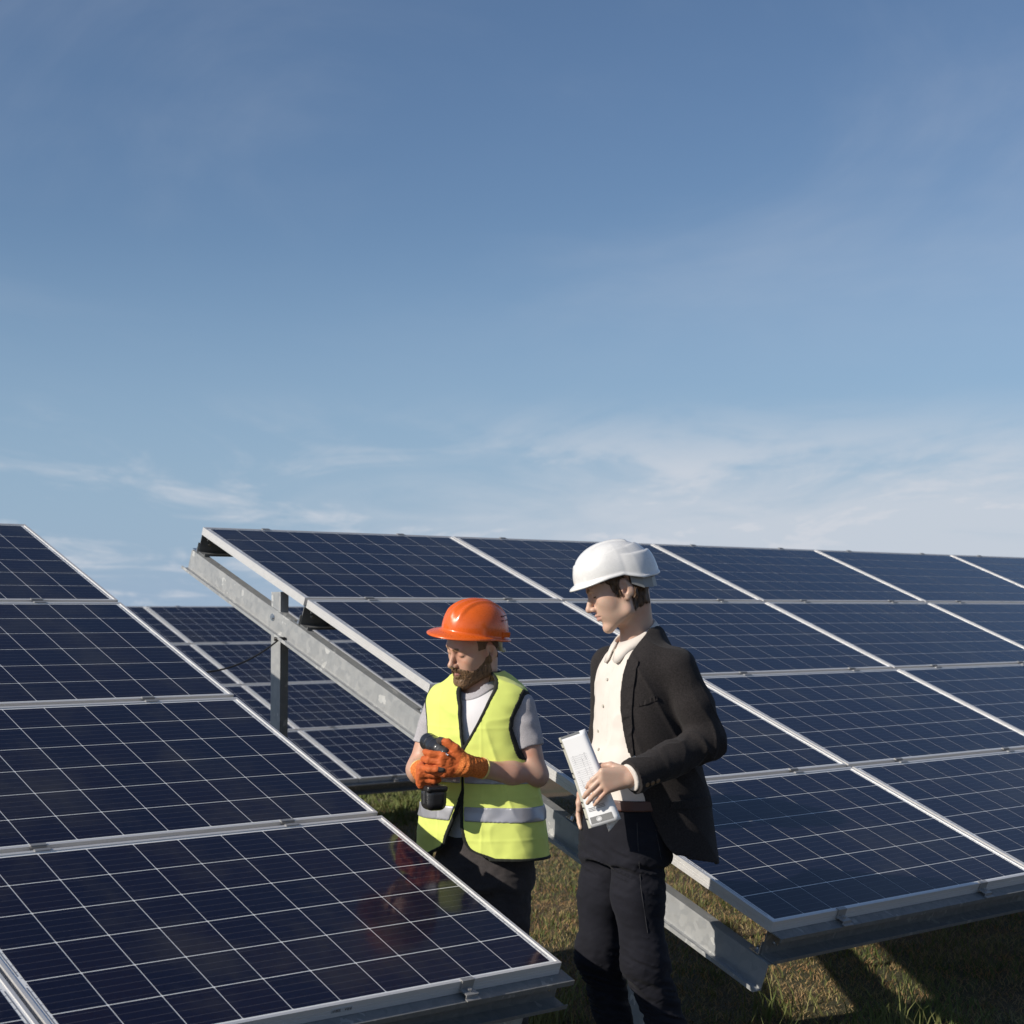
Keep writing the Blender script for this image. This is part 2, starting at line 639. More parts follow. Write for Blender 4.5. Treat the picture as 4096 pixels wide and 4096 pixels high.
def sticker(root, text, x):
    """serial label on the lower edge of the frame, printed upside down as in the photo"""
    b = MB().box((x - .035, -PH / 2 - .0012, -.026), (x + .035, -PH / 2, -.011))
    o = b.obj('serial_label', MAT_LABEL, root)
    cu = bpy.data.curves.new('serial_print', 'FONT')
    cu.body = text
    cu.size = 0.0125
    cu.align_x, cu.align_y = 'CENTER', 'CENTER'
    cu.extrude = 0.0002
    cu.materials.append(MAT_PRINT)
    tmp = bpy.data.objects.new('serial_print_curve', cu)
    sc.collection.objects.link(tmp)
    bpy.context.view_layer.update()
    me = bpy.data.meshes.new_from_object(tmp.evaluated_get(bpy.context.evaluated_depsgraph_get()))
    bpy.data.objects.remove(tmp)
    t = tag(obj('serial_print', me, o), kind='stuff')
    t.location = (x, -PH / 2 - .0015, -.0185)
    t.rotation_euler = (R(90), R(180), 0)


ROW_W = ('top', 'second', 'third', 'bottom')
COL_W = ('first', 'second', 'third', 'fourth', 'fifth', 'sixth', 'seventh')
arr_l = {}
for r in range(4):
    for c in range(2 if r > 1 else 1):
        arr_l[r, c] = panel(T_LEFT, True, r, c,
                            f'{ROW_W[r]} row dark blue solar panel of the left array, ' + ('at its right edge' if c == 0 else 'next in from its right edge'),
                            'solar panels of the left array')
ncol_r = (6, 6, 5, 4)
for r in range(4):
    for c in range(ncol_r[r]):
        panel(T_RIGHT, False, r, c,
              f'{ROW_W[r]} row dark blue solar panel of the right array, {COL_W[c]} from its left edge',
              'solar panels of the right array')
for r in range(4):
    for c in range(-1, 3 if r else 2):
        w = ('just left of the bright seam', 'just right of the bright seam', 'second right of the bright seam', 'third right of the bright seam')[c + 1]
        panel(T_BACK, False, r, c, f'blurred {ROW_W[r]} row solar panel of the far array, {w}', 'solar panels of the far array')
sticker(arr_l[3, 0], 'R8IA - 308W', -.005)
sticker(arr_l[2, 0], 'IIEX - ISIA', -.005)

# ------------------------------------------------------------------ racks
PD = 0.100          # purlin depth
BD = 0.105          # rafter depth
t_ = 0.004


def purlin_prof(v0):
    """C section open down-slope; coordinates (y = -v, z)"""
    a, b = -FH - .001, -FH - PD
    f, l = .066, .016
    p = [(v0, a), (v0 + f, a), (v0 + f, a - l), (v0 + f - t_, a - l), (v0 + f - t_, a - t_), (v0 + t_, a - t_),
         (v0 + t_, b + t_), (v0 + f - t_, b + t_), (v0 + f - t_, b + l * .8), (v0 + f, b + l * .8), (v0 + f, b), (v0, b)]
    return [(-v, z) for v, z in p]


def rafter_prof(u0, side):
    a, b = -FH - PD - .003, -FH - PD - BD
    f, l = .050, .014
    s = side
    p = [(u0, a), (u0 + s * f, a), (u0 + s * f, a - l), (u0 + s * (f - t_), a - l), (u0 + s * (f - t_), a - t_), (u0 + s * t_, a - t_),
         (u0 + s * t_, b), (u0 - s * f * .8, b), (u0 - s * f * .8, b + l), (u0 - s * (f * .8 - t_), b + l), (u0 - s * (f * .8 - t_), b + t_), (u0, b + t_)]
    return p


mid = MB()
mid.box((-.026, GV / 2 - .002, .0006), (.026, GV / 2 + .010, .0036))
mid.box((-.026, -GV / 2 - .010, .0006), (.026, -GV / 2 + .002, .0036))
mid.box((-.026, GV / 2 - .0045, -.030), (.026, GV / 2 - .002, .0006))
mid.box((-.026, -GV / 2 + .002, -.030), (.026, -GV / 2 + .0045, .0006))
mid.box((-.026, -GV / 2 + .0045, -.030), (.026, GV / 2 - .0045, -.027))
mid.hexbolt((0, 0, -.027), (0, 0, 1), .006, .008)
ME_MID = mid.mesh('panel_clamp', MAT_CLAMP)
end = MB()
end.box((-.023, -.002, .0006), (.023, .010, .0036))
end.box((-.023, -.0055, -.0285), (.023, -.002, .0036))
end.box((-.023, -.034, -.0285), (.023, -.0055, -.0250))
end.box((-.023, -.037, -.036), (.023, -.034, -.0250))
end.box((-.026, -.050, -.0395), (.026, -.037, -.036))
end.hexbolt((0, -.018, -.025), (0, 0, 1), .0075, .008)
ME_END = end.mesh('end_clamp', MAT_CLAMP)


def rack(origin, left, ncols, ulo, uhi, rafters, label, side=1, bolts=True):
    M0 = frame_matrix(origin)
    root = empty('panel_rack', M0)
    tag(root, label, 'solar rack', 'galvanised racks under the solar arrays')
    bounds = [-.012] + [r * (PH + GV) - GV / 2 - .018 for r in range(1, 4)] + [4 * PH + 3 * GV - .020]
    for v0 in bounds:
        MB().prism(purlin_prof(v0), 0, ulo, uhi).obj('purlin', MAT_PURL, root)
        if bolts:
            ub = ulo + .05 if not left else uhi - .05
            bo = MB()
            bo.hexbolt((ub, -(v0 + t_), -FH - .055), (0, -1, 0), .008, .006)
            bo.tube([(ub, -(v0 + t_), -FH - .055), (ub, -(v0 + t_ + .016), -FH - .055)], .0045, 8)
            bo.obj('bolt', MAT_BOLT, root)
    # clamps
    for b in range(5):
        for c in range(ncols):
            for uc in (.38, 1.28):
                u = -(c * (PW + GU) + uc) if left else c * (PW + GU) + uc
                if b == 0:
                    m = Matrix.Translation((u, 0, 0)) @ Matrix.Rotation(math.pi, 4, 'Z')
                    obj('end_clamp', ME_END, root, m)
                elif b == 4:
                    obj('end_clamp', ME_END, root, Matrix.Translation((u, -(4 * PH + 3 * GV), 0)))
                else:
                    obj('panel_clamp', ME_MID, root, Matrix.Translation((u, -(b * (PH + GV) - GV / 2), 0)))
    Mi = M0.inverted()
    for u0 in rafters:
        MB().prism(rafter_prof(u0, side), 1, .05, -4.075).obj('rafter', MAT_GALV, root)
        zt = -FH - PD
        for v0 in bounds:                       # cleat and bolt where each purlin sits on the rafter
            cl = MB()
            cl.box((u0 + side * .006, -(v0 - .003), zt + .001), (u0 + side * .046, -(v0 - .0005), zt + .05))
            cl.box((u0 + side * .006, -(v0 - .045), zt + .001), (u0 + side * .046, -(v0 - .003), zt + .004))
            cl.hexbolt((u0 + side * .026, -(v0 - .024), zt + .004), (0, 0, 1), .009, .009)
            cl.tube([(u0 + side * .026, -(v0 - .024), zt), (u0 + side * .026, -(v0 - .024), zt + .022)], .005, 8)
            cl.hexbolt((u0 + side * .026, -(v0 - .003), zt + .028), (0, 1, 0), .009, .008)
            cl.obj('cleat', MAT_BOLT, root)
        for vp in (0.78, 3.38):                 # vertical C posts, in world axes
            top = origin + U * (u0 + side * .012) + V * vp + N * (-FH - PD - .02)
            base = Vector((top.x, top.y, ground_z(top.x, top.y) - .3))
            h = top.z - base.z + (.100 if vp < 2 else .02)
            w, d, l = .080, .046, .016
            p = [(0, 0), (w, 0), (w, d), (w - l, d), (w - l, d - t_), (w - t_, d - t_), (w - t_, t_), (t_, t_), (t_, d - t_), (l, d - t_), (l, d), (0, d)]
            p = [(y - w / 2, x) for x, y in [(q[1], q[0]) for q in p]]
            b = MB().prism([(x, y) for x, y in p], 2, 0, h)
            mw = Matrix.Translation(base) @ Matrix.Rotation(YAW + R(-90) if side > 0 else YAW + R(90), 4, 'Z')
            o = b.obj('post', MAT_GALV, root)
            o.matrix_basis = Mi @ mw
            bo = MB()
            bo.hexbolt((u0, -vp, zt - BD * .42), (-side, 0, 0), .011, .009)
            bo.tube([(u0, -vp, zt - BD * .42), (u0 - side * .003, -vp, zt - BD * .42)], .018, 16)
            bo.obj('bolt', MAT_BOLT, root)
    return root


rack(T_LEFT, True, 2, -3.6, .030, (-.14, -2.7), 'galvanised rack carrying the left solar array', side=-1)
rack(T_RIGHT, False, 6, .010, 10.0, (-.005, 4.6, 9.0), 'galvanised rack carrying the right solar array, long rafter exposed at its left')
rack(T_BACK, False, 4, -1.7, 5.1, (-.9, 1.7, 4.3), 'out of focus galvanised rack carrying the far solar array', bolts=False)

# ------------------------------------------------------------------ cable from the post to the left array
pq = T_RIGHT + U * (.0) + V * .78
pa, pb = Vector(at(526, 1207, pq.y - .045)), Vector(at(386, 1268, 7.62))
pts = []
for i in range(25):
    t = i / 24
    p = pa.lerp(pb, t)
    p.z -= 0.13 * t * (1 - t)
    pts.append(p)
pts = [pa + Vector((.05, .05, -.005)), pa + Vector((.03, .0, .004))] + pts + [pb + Vector((-.12, -.02, .03)), pb + Vector((-.35, 0, .06))]
MBc = MB().tube(pts, .0042, 8)
MBc.tube([pa + Vector((.030, .004, .004)), pa + Vector((-.022, -.004, .004))], .0095, 8)
tag(MBc.obj('power_cable', MAT_CABLE, smooth=True), 'thin black cable slung from the galvanised post to the left array', 'cable')

# ------------------------------------------------------------------ people: bodies and clothes from distance fields
f32 = np.float32


def V3(*a):
    return np.array(a, dtype=f32)


def smin(a, b, k):
    h = np.clip(0.5 + 0.5 * (b - a) / k, 0, 1)
    return b + (a - b) * h - k * h * (1 - h)


def smax(a, b, k):
    return -smin(-a, -b, k)


def cap(P, a, b, ra, rb=None):
    rb = ra if rb is None else rb
    a, b = np.asarray(a, f32), np.asarray(b, f32)
    ab = b - a
    t = np.clip(((P - a) @ ab) / max(float(ab @ ab), 1e-9), 0, 1)
    d = P - a - t[:, None] * ab
    return np.sqrt(np.einsum('ij,ij->i', d, d)) - (ra + (rb - ra) * t)


def chain(P, pts, rs, k=0.02):
    d = cap(P, pts[0], pts[1], rs[0], rs[1])
    for i in range(1, len(pts) - 1):
        d = smin(d, cap(P, pts[i], pts[i + 1], rs[i], rs[i + 1]), k)
    return d


def ell(P, c, r, Rm=None):
    q = P - np.asarray(c, f32)
    if Rm is not None:
        q = q @ np.asarray(Rm, f32)
    r = np.asarray(r, f32)
    k0 = np.sqrt((((q / r) ** 2)).sum(1))
    k1 = np.sqrt((((q / (r * r)) ** 2)).sum(1)) + 1e-6
    return k0 * (k0 - 1) / k1


def rbox(P, c, h, r, Rm=None):
    q = P - np.asarray(c, f32)
    if Rm is not None:
        q = q @ np.asarray(Rm, f32)
    q = np.abs(q) - (np.asarray(h, f32) - r)
    return np.sqrt((np.maximum(q, 0) ** 2).sum(1)) + np.minimum(q.max(1), 0) - r


def vnoise(P, s, seed=0):
    q = P * f32(s) + f32(seed * 17.31)
    i = np.floor(q).astype(np.int64)
    f = q - i
    f = f * f * (3 - 2 * f)

    def hsh(dx, dy, dz):
        n = (i[:, 0] + dx) * 374761393 + (i[:, 1] + dy) * 668265263 + (i[:, 2] + dz) * 2147483647 + seed * 974634
        n = (n ^ (n >> 13)) * 1274126177
        n = n ^ (n >> 16)
        return ((n & 0xffff).astype(f32) / 32768.0) - 1
    x0 = [hsh(0, a, b) * (1 - f[:, 0]) + hsh(1, a, b) * f[:, 0] for a, b in ((0, 0), (1, 0), (0, 1), (1, 1))]
    y0 = x0[0] * (1 - f[:, 1]) + x0[1] * f[:, 1]
    y1 = x0[2] * (1 - f[:, 1]) + x0[3] * f[:, 1]
    return y0 * (1 - f[:, 2]) + y1 * f[:, 2]


def surface(fn, lo, hi, h):
    """naive surface nets of fn over the box, evaluated only in blocks near the surface"""
    B = 8
    lo, hi = np.asarray(lo, float), np.asarray(hi, float)
    nb = np.ceil((hi - lo) / (h * B)).astype(int) + 1
    dims = nb * B
    bi = np.stack(np.meshgrid(*[np.arange(k) for k in nb], indexing='ij'), -1).reshape(-1, 3)
    cen = (lo + (bi * B + (B - 1) / 2) * h).astype(f32)
    dc = fn(cen)
    G = np.where(dc > 0, f32(1), f32(-1)).reshape(*nb)
    G = np.repeat(np.repeat(np.repeat(G, B, 0), B, 1), B, 2).astype(f32)
    act = bi[np.abs(dc) < h * B * 1.25]
    loc = np.stack(np.meshgrid(*[np.arange(B)] * 3, indexing='ij'), -1).reshape(-1, 3)
    for s in range(0, len(act), 700):
        a = act[s:s + 700]
        idx = (a[:, None, :] * B + loc[None]).reshape(-1, 3)
        G[idx[:, 0], idx[:, 1], idx[:, 2]] = fn((lo + idx * h).astype(f32))
    S = G < 0
    c = [S[x:dims[0] - 1 + x, y:dims[1] - 1 + y, z:dims[2] - 1 + z] for x in (0, 1) for y in (0, 1) for z in (0, 1)]
    anyb, allb = c[0].copy(), c[0].copy()
    for q in c[1:]:
        anyb |= q
        allb &= q
    cells = np.argwhere(anyb & ~allb)
    vid = -np.ones(dims - 1, dtype=np.int64)
    vid[cells[:, 0], cells[:, 1], cells[:, 2]] = np.arange(len(cells))
    off = np.array([(x, y, z) for x in (0, 1) for y in (0, 1) for z in (0, 1)])
    val = np.stack([G[cells[:, 0] + o[0], cells[:, 1] + o[1], cells[:, 2] + o[2]] for o in off], 1)
    acc, cnt = np.zeros((len(cells), 3)), np.zeros(len(cells))
    for i in range(8):
        for b in (1, 2, 4):
            j = i | b
            if j == i:
                continue
            x = (val[:, i] < 0) != (val[:, j] < 0)
            t = np.where(x, val[:, i] / (val[:, i] - val[:, j] + 1e-12), 0)[:, None]
            acc += np.where(x[:, None], off[i] + t * (off[j] - off[i]), 0)
            cnt += x
    ver = lo + (cells + acc / np.maximum(cnt, 1)[:, None]) * h
    quads = []
    for ax in range(3):
        a1, a2 = (ax + 1) % 3, (ax + 2) % 3
        sl0 = [slice(None)] * 3
        sl1 = [slice(None)] * 3
        sl0[ax], sl1[ax] = slice(0, -1), slice(1, None)
        ed = np.argwhere(S[tuple(sl0)] != S[tuple(sl1)])
        ed = ed[(ed[:, a1] > 0) & (ed[:, a2] > 0) & (ed[:, a1] < dims[a1] - 1) & (ed[:, a2] < dims[a2] - 1)]
        e1, e2 = np.zeros(3, int), np.zeros(3, int)
        e1[a1], e2[a2] = 1, 1
        q = np.stack([vid[tuple((ed - d).T)] for d in (e1 * 0, e1, e1 + e2, e2)], 1)
        neg = S[tuple(ed.T)]
        q[neg] = q[neg][:, ::-1]
        quads.append(q)
    quads = np.concatenate(quads)
    return ver, quads[(quads >= 0).all(1)]


def relax(ver, quads, it=1, w=0.5):
    for _ in range(it):
        s, n = np.zeros_like(ver), np.zeros(len(ver))
        for i in range(4):
            for j in ((i + 1) % 4, (i + 3) % 4):
                np.add.at(s, quads[:, i], ver[quads[:, j]])
                np.add.at(n, quads[:, i], 1)
        ver = ver * (1 - w) + w * s / np.maximum(n, 1)[:, None]
    return ver


def sdf_mesh(name, fn, lo, hi, h, mats, classify=None, smooth=1):
    ver, q = surface(fn, lo, hi, h)
    if smooth:
        ver = relax(ver, q, smooth, 0.4)
    me = bpy.data.meshes.new(name)
    me.vertices.add(len(ver))
    me.vertices.foreach_set('co', ver.astype(f32).reshape(-1))
    me.loops.add(len(q) * 4)
    me.loops.foreach_set('vertex_index', q.reshape(-1).astype(np.int32))
    me.polygons.add(len(q))
    me.polygons.foreach_set('loop_start', (np.arange(len(q)) * 4).astype(np.int32))
    me.polygons.foreach_set('use_smooth', np.ones(len(q), bool))
    for m in (mats if isinstance(mats, (list, tuple)) else [mats]):
        me.materials.append(m)
    if classify is not None:
        cen = ver[q].mean(1).astype(f32)
        me.polygons.foreach_set('material_index', classify(cen).astype(np.int32))
    me.update(calc_edges=True)
    me.validate()
    return me


def trace(fn, x, y, y0, y1):
    """first point of fn's surface along the line of sight through (x, y)"""
    d = ray(x, y)
    t = np.arange(y0, y1, 0.003)
    P = (CAM + t[:, None] * d).astype(f32)
    v = fn(P)
    k = np.argmax(v < 0)
    if v[k] >= 0:
        return None
    return CAM + d * (t[k] - 0.0015)


def normal(fn, p):
    e = 0.004
    Q = np.array([p + e * np.eye(3)[i] * s for i in range(3) for s in (1, -1)], dtype=f32)
    v = fn(Q)
    g = np.array([v[0] - v[1], v[2] - v[3], v[4] - v[5]], float)
    return g / (np.linalg.norm(g) + 1e-9)


def ribbon(name, pts_a, pts_b, fn, thick, mat, parent, lift=0.0):
    """a strip of cloth lying on surface fn between two lines of points"""
    vs, fs = [], []
    for a, b in zip(pts_a, pts_b):
        na, nb = normal(fn, a), normal(fn, b)
        vs += [a + na * lift, b + nb * lift, b + nb * (lift + thick), a + na * (lift + thick)]
    for i in range(len(pts_a) - 1):
        o = i * 4
        for j in range(4):
            fs.append((o + j, o + (j + 1) % 4, o + 4 + (j + 1) % 4, o + 4 + j))
    e = (len(pts_a) - 1) * 4
    fs += [(3, 2, 1, 0), (e, e + 1, e + 2, e + 3)]
    mb = MB().add(vs, fs)
    return mb.obj(name, mat, parent)


def resample(pts, n):
    pts = [np.asarray(p, float) for p in pts]
    L = [0]
    for i in range(1, len(pts)):
        L.append(L[-1] + np.linalg.norm(pts[i] - pts[i - 1]))
    s = np.linspace(0, L[-1], n)
    P = np.array(pts)
    return [np.array([np.interp(t, L, P[:, k]) for k in range(P.shape[1])]) for t in s]


class Head:
    """head in its own frame (f forward, l left, u up; origin between the ears)"""

    def __init__(s, pos, yaw, pitch, roll, scale):
        # yaw: degrees turned from facing the camera towards the picture's left
        F = V3(-math.sin(R(yaw)), -math.cos(R(yaw)), 0)
        L = V3(-F[1], F[0], 0)
        Uv = V3(0, 0, 1)
        c, d = math.cos(R(pitch)), math.sin(R(pitch))
        F, Uv = F * c - Uv * d, Uv * c + F * d
        c, d = math.cos(R(roll)), math.sin(R(roll))
        L, Uv = L * c + Uv * d, Uv * c - L * d
        s.A = np.stack([F, L, Uv], 1).astype(f32)
        s.pos, s.s = np.asarray(pos, f32), f32(scale)

    def loc(s, P):
        return ((P - s.pos) @ s.A) / s.s

    def wld(s, q):
        return s.pos + (np.asarray(q, f32) * s.s) @ s.A.T

    def skin(s, P, mouth=0.0):
        q = s.loc(P)
        m = q.copy()
        m[:, 1] = np.abs(m[:, 1])
        d = ell(m, (-.010, 0, .046), (.098, .076, .083))
        d = smin(d, ell(m, (.040, 0, .038), (.050, .068, .062)), .02)
        d = smin(d, ell(m, (.040, 0, -.015), (.050, .066, .060)), .02)
        d = smin(d, ell(m, (.058, 0, -.045), (.037, .040, .034)), .02)
        d = smin(d, cap(m, (-.004, .056, -.012), (.006, .051, -.062), .018, .017), .02)
        d = smin(d, cap(m, (.006, .051, -.062), (.074, .016, -.092), .018, .015), .018)
        d = smin(d, ell(m, (.040, 0, -.062), (.042, .044, .034)), .022)
        d = smin(d, ell(m, (.078, 0, -.096), (.0175, .021, .0165)), .014)
        d = smin(d, ell(m, (.054, .047, -.010), (.026, .016, .020)), .020)
        d = smin(d, ell(m, (.040, .036, -.040), (.036, .0235, .040)), .022)
        d = smin(d, cap(m, (.078, .040, .034), (.087, .008, .032), .0105, .0100), .014)      # brow
        d = smax(d, -ell(m, (.101, .033, .016), (.018, .019, .0125)), .012)                 # socket
        d = smin(d, ell(m, (.0755, .033, .0165), (.0150, .0165, .0130)), .004)              # lidded eye
        d = smin(d, cap(m, (.088, 0, .022), (.110, 0, -.016), .0068, .0098), .010)          # nose
        d = smin(d, ell(m, (.1115, 0, -.0205), (.0115, .0105, .0095)), .006)
        d = smin(d, ell(m, (.099, .0115, -.0245), (.0105, .0070, .0080)), .005)
        d = smax(d, -ell(m, (.104, .0062, -.0335), (.0060, .0034, .0040)), .003)
        d = smin(d, cap(m, (.0985, 0, -.0460), (.083, .024, -.0505), .0058, .0035), .006)   # lips
        d = smin(d, cap(m, (.0955, 0, -.0590), (.082, .021, -.0545), .0070, .0040), .006)
        d = smax(d, -cap(m, (.107, 0, -.0525), (.087, .0245, -.0520), .0030 + mouth, .0018), .003)
        # ear
        er = np.array([[math.cos(.35), 0, math.sin(.35)], [0, 1, 0], [-math.sin(.35), 0, math.cos(.35)]])
        e = ell(m, (-.014, .079, .004), (.0195, .0085, .0330), er)
        e = smin(e, ell(m, (-.006, .078, -.024), (.0095, .006, .0105)), .006)
        e = smax(e, -ell(m, (-.009, .0900, .008), (.0125, .0095, .0235), er), .003)
        e = smin(e, cap(m, (-.021, .0835, .018), (-.016, .0835, -.010), .0032), .003)
        e = smax(e, -ell(m, (-.006, .0860, -.004), (.0065, .0120, .0085)), .003)
        e = smin(e, cap(m, (.002, .080, .000), (.003, .078, -.010), .0042), .004)
        d = smin(d, e, .008)
        return d * s.s


def hand_caps(wrist, d, a, bend, thumb, scale=1.0, spread=0.05, glove=0.0):
    """capsules of a hand: d wrist->knuckles, a towards the thumb side; fingers bend towards n = the palm side.
    bend: four (knuckle, middle, end) angle triples from index to little finger; thumb: three points in (d, a, n)"""
    d = np.asarray(d, float)
    d /= np.linalg.norm(d)
    a = np.asarray(a, float)
    a -= d * (a @ d)
    a /= np.linalg.norm(a)
    n = np.asarray(bend['n'], float)
    n -= d * (n @ d) + a * (n @ a)
    n /= np.linalg.norm(n)
    w = np.asarray(wrist, float)
    S = scale
    kn = [(.092, .030), (.095, .009), (.090, -.012), (.081, -.031)]
    ln = [(.043, .026, .021), (.048, .030, .022), (.044, .028, .022), (.034, .021, .019)]
    rd = [.0098, .0100, .0094, .0083]
    palm, fing = [], []
    for i in range(4):
        k = w + S * (d * kn[i][0] + a * kn[i][1] - n * .004)
        palm.append((w + S * (d * .012 + a * kn[i][1] * .62), k, (.0155 + glove) * S, (.0128 + glove) * S))
        th, p = 0.0, k
        segs = []
        sp = (1.3 - i) * spread + bend.get('dev', 0)
        for j in range(3):
            th += R(bend['f'][i][j])
            v = d * math.cos(th) + n * math.sin(th) + a * sp
            v /= np.linalg.norm(v)
            e = p + v * ln[i][j] * S
            r0 = rd[i] + glove
            segs.append((p, e, r0 * S * (1 - .07 * j), r0 * S * (.93 - .08 * j)))
            p = e
        fing.append(segs)
    tp = [w + S * (d * t[0] + a * t[1] + n * t[2]) for t in thumb]
    th = [(tp[0], tp[1], (.0165 + glove) * S, (.0125 + glove) * S), (tp[1], tp[2], (.0118 + glove) * S, (.0108 + glove) * S)]
    if len(tp) > 3:
        th.append((tp[2], tp[3], (.0108 + glove) * S, (.0090 + glove) * S))
    return palm, fing, th


def hand_sdf(P, H, k=0.006):
    palm, fing, th = H
    d = None
    for c in palm:
        e = cap(P, *c)
        d = e if d is None else smin(d, e, .016)
    for segs in fing:
        f = cap(P, *segs[0])
        for c in segs[1:]:
            f = smin(f, cap(P, *c), .004)
        d = smin(d, f, k * .7)
    f = cap(P, *th[0])
    for c in th[1:]:
        f = smin(f, cap(P, *c), .005)
    return smin(d, f, .012)


class Torso:
    """stack of super-ellipses: z -> (centre x, centre y, shift forward, half width, half depth), facing yaw degrees to the left"""

    def __init__(s, yaw, rows, p=2.3):
        s.F = V3(-math.sin(R(yaw)), -math.cos(R(yaw)), 0)
        s.L = V3(-s.F[1], s.F[0], 0)
        rows = sorted(rows)
        z = np.array([r[0] for r in rows])
        zz = np.linspace(z[0], z[-1], 160)
        T = []
        for k in range(1, 6):
            y = np.interp(zz, z, [r[k] for r in rows])
            ker = np.ones(17) / 17
            y = np.convolve(np.pad(y, 8, mode='edge'), ker, 'valid')
            T.append(y)
        s.z, s.T, s.p = zz, T, p
        s.ga, s.gb = np.gradient(T[3], zz), np.gradient(T[4], zz)

    def coords(s, P):
        t = [np.interp(P[:, 2], s.z, y) for y in s.T]
        dx, dy = P[:, 0] - t[0], P[:, 1] - t[1]
        l = dx * s.L[0] + dy * s.L[1]
        f = dx * s.F[0] + dy * s.F[1] - t[2]
        return l, f, t[3], t[4]

    def sdf(s, P, grow=0.0, zlo=None, zhi=None, k=0.02):
        l, f, a, b = s.coords(P)
        a, b = a + grow, b + grow
        r = ((np.abs(l) / a) ** s.p + (np.abs(f) / b) ** s.p) ** (1 / s.p) + 1e-6
        # distance along the ray from the axis, a fair guess close to the surface
        rad = np.sqrt(l * l + f * f) + 1e-6
        d = rad * (1 - 1 / r)
        ga, gb = np.interp(P[:, 2], s.z, s.ga), np.interp(P[:, 2], s.z, s.gb)
        wl = np.clip((l / a) ** 2 / (r * r), 0, 1)
        d = d / np.sqrt(1 + ga * ga * wl + gb * gb * (1 - wl))
        d = np.where(r < .3, -np.minimum(a, b) * .7, d)
        hi = s.z[-1] if zhi is None else zhi
        lo = s.z[0] if zlo is None else zlo
        d = smax(d, P[:, 2] - hi, k)
        return smax(d, lo - P[:, 2], k)

    def theta(s, P):
        l, f, a, b = s.coords(P)
        return np.degrees(np.arctan2(l / a, f / b)), np.sqrt(l * l + f * f)


def strands(name, me, count, length, width, down, mat, parent, seed, keep=None):
    """loose hairs growing from a hair mesh, one joined part"""
    g = np.random.default_rng(seed)
    nP_ = len(me.polygons)
    c, nr = np.empty(nP_ * 3), np.empty(nP_ * 3)
    me.polygons.foreach_get('center', c)
    me.polygons.foreach_get('normal', nr)
    c, nr = c.reshape(-1, 3), nr.reshape(-1, 3)
    idx = g.integers(0, nP_, count)
    if keep is not None:
        idx = idx[keep(c[idx])]
    b, nn = c[idx], nr[idx]
    d = np.asarray(down)[None] * g.uniform(.5, 1, (len(b), 1)) + nn * g.uniform(.15, .55, (len(b), 1)) + g.normal(0, .28, b.shape)
    d -= nn * np.minimum((d * nn).sum(1), 0)[:, None]
    d /= np.linalg.norm(d, axis=1)[:, None]
    L = (length * g.uniform(.5, 1.2, len(b)))[:, None]
    s_ = np.cross(d, nn)
    s_ /= np.linalg.norm(s_, axis=1)[:, None] + 1e-9
    w_ = width * .5
    m1 = b + d * L * .55
    t1 = b + d * L + np.array([0, 0, -1.0]) * L * .18
    vs = np.stack([b - s_ * w_, b + s_ * w_, m1 + s_ * w_ * .8, m1 - s_ * w_ * .8, t1], 1).reshape(-1, 3)
    fs = []
    for i in range(len(b)):
        o = i * 5
        fs += [(o, o + 1, o + 2, o + 3), (o + 3, o + 2, o + 4)]
    return tag(obj(name, mesh_from(name, vs, fs, mat), parent), kind='stuff')


# skin and cloth colours
def skin_mat(name, c, red):
    m = M(name, c, 0.48)
    n1 = m.noise(38, 4, 0.6)
    n2 = m.noise(420, 2, 0.6)
    n3 = m.noise(13, 3, 0.5)
    flush = tuple(x * k for x, k in zip(c, (1.03, .74, .66)))
    m.base(m.mixc(m.math('MULTIPLY', n2, .22), m.ramp(n1, 0.34, 0.70, m.ramp(n3, .46, .68, c, flush), red), tuple(x * .72 for x in c)))
    m.rough(n1, .3, .7, .38, .55)
    m.bump(n2, 0.12, 0.001)
    m.p.inputs['Subsurface Weight'].default_value = 0.12
    m.p.inputs['Subsurface Radius'].default_value = (0.012, 0.005, 0.003)
    m.p.inputs['Subsurface Scale'].default_value = 0.6
    return m.m


SKIN_A = skin_mat('skin_fair', (0.56, 0.36, 0.26), (0.60, 0.33, 0.24))
SKIN_B = skin_mat('skin_pale', (0.62, 0.43, 0.32), (0.64, 0.40, 0.30))
LIP_A = M('lips_rose', (0.48, 0.23, 0.19), 0.45).m
LIP_B = M('lips_pale', (0.53, 0.29, 0.235), 0.45).m
LASH = M('lash_line', (0.07, 0.035, 0.022), 0.6).m


def hair_mat(name, a, b, sc_=160, st=(1, 1, .25)):
    m = M(name, a, 0.55)
    n1 = m.noise(sc_, 3, 0.6, stretch=st)
    m.base(m.ramp(n1, 0.34, 0.66, a, b))
    m.bump(n1, 0.8, 0.004)
    return m.m


HAIR_BEARD = hair_mat('beard_ginger', (0.075, 0.041, 0.020), (0.25, 0.145, 0.072))
HAIR_DARK = hair_mat('hair_brown', (0.030, 0.016, 0.009), (0.14, 0.078, 0.040), 120)
HAIR_SIDE = hair_mat('hair_cropped', (0.085, 0.048, 0.028), (0.18, 0.105, 0.062))
BROW = hair_mat('brow_hair', (0.13, 0.065, 0.03), (0.24, 0.14, 0.075))


def plastic(name, c, rough=0.28):
    m = M(name, c, rough)
    m.p.inputs['Coat Weight'].default_value = 0.3
    m.p.inputs['Coat Roughness'].default_value = 0.12
    n = m.noise(30, 5, 0.6)
    d = tuple(x * 0.9 for x in c)
    sc1 = m.noise(26, 7, 0.75, stretch=(1, .35, 1.6))
    m.base(m.ramp(sc1, 0.70, 0.76, m.ramp(n, 0.3, 0.6, d, c), tuple(x * .80 + .012 for x in c)))
    m.rough(m.noise(70, 4, 0.6), 0.3, 0.7, rough * 0.8, rough * 1.5)
    return m.m


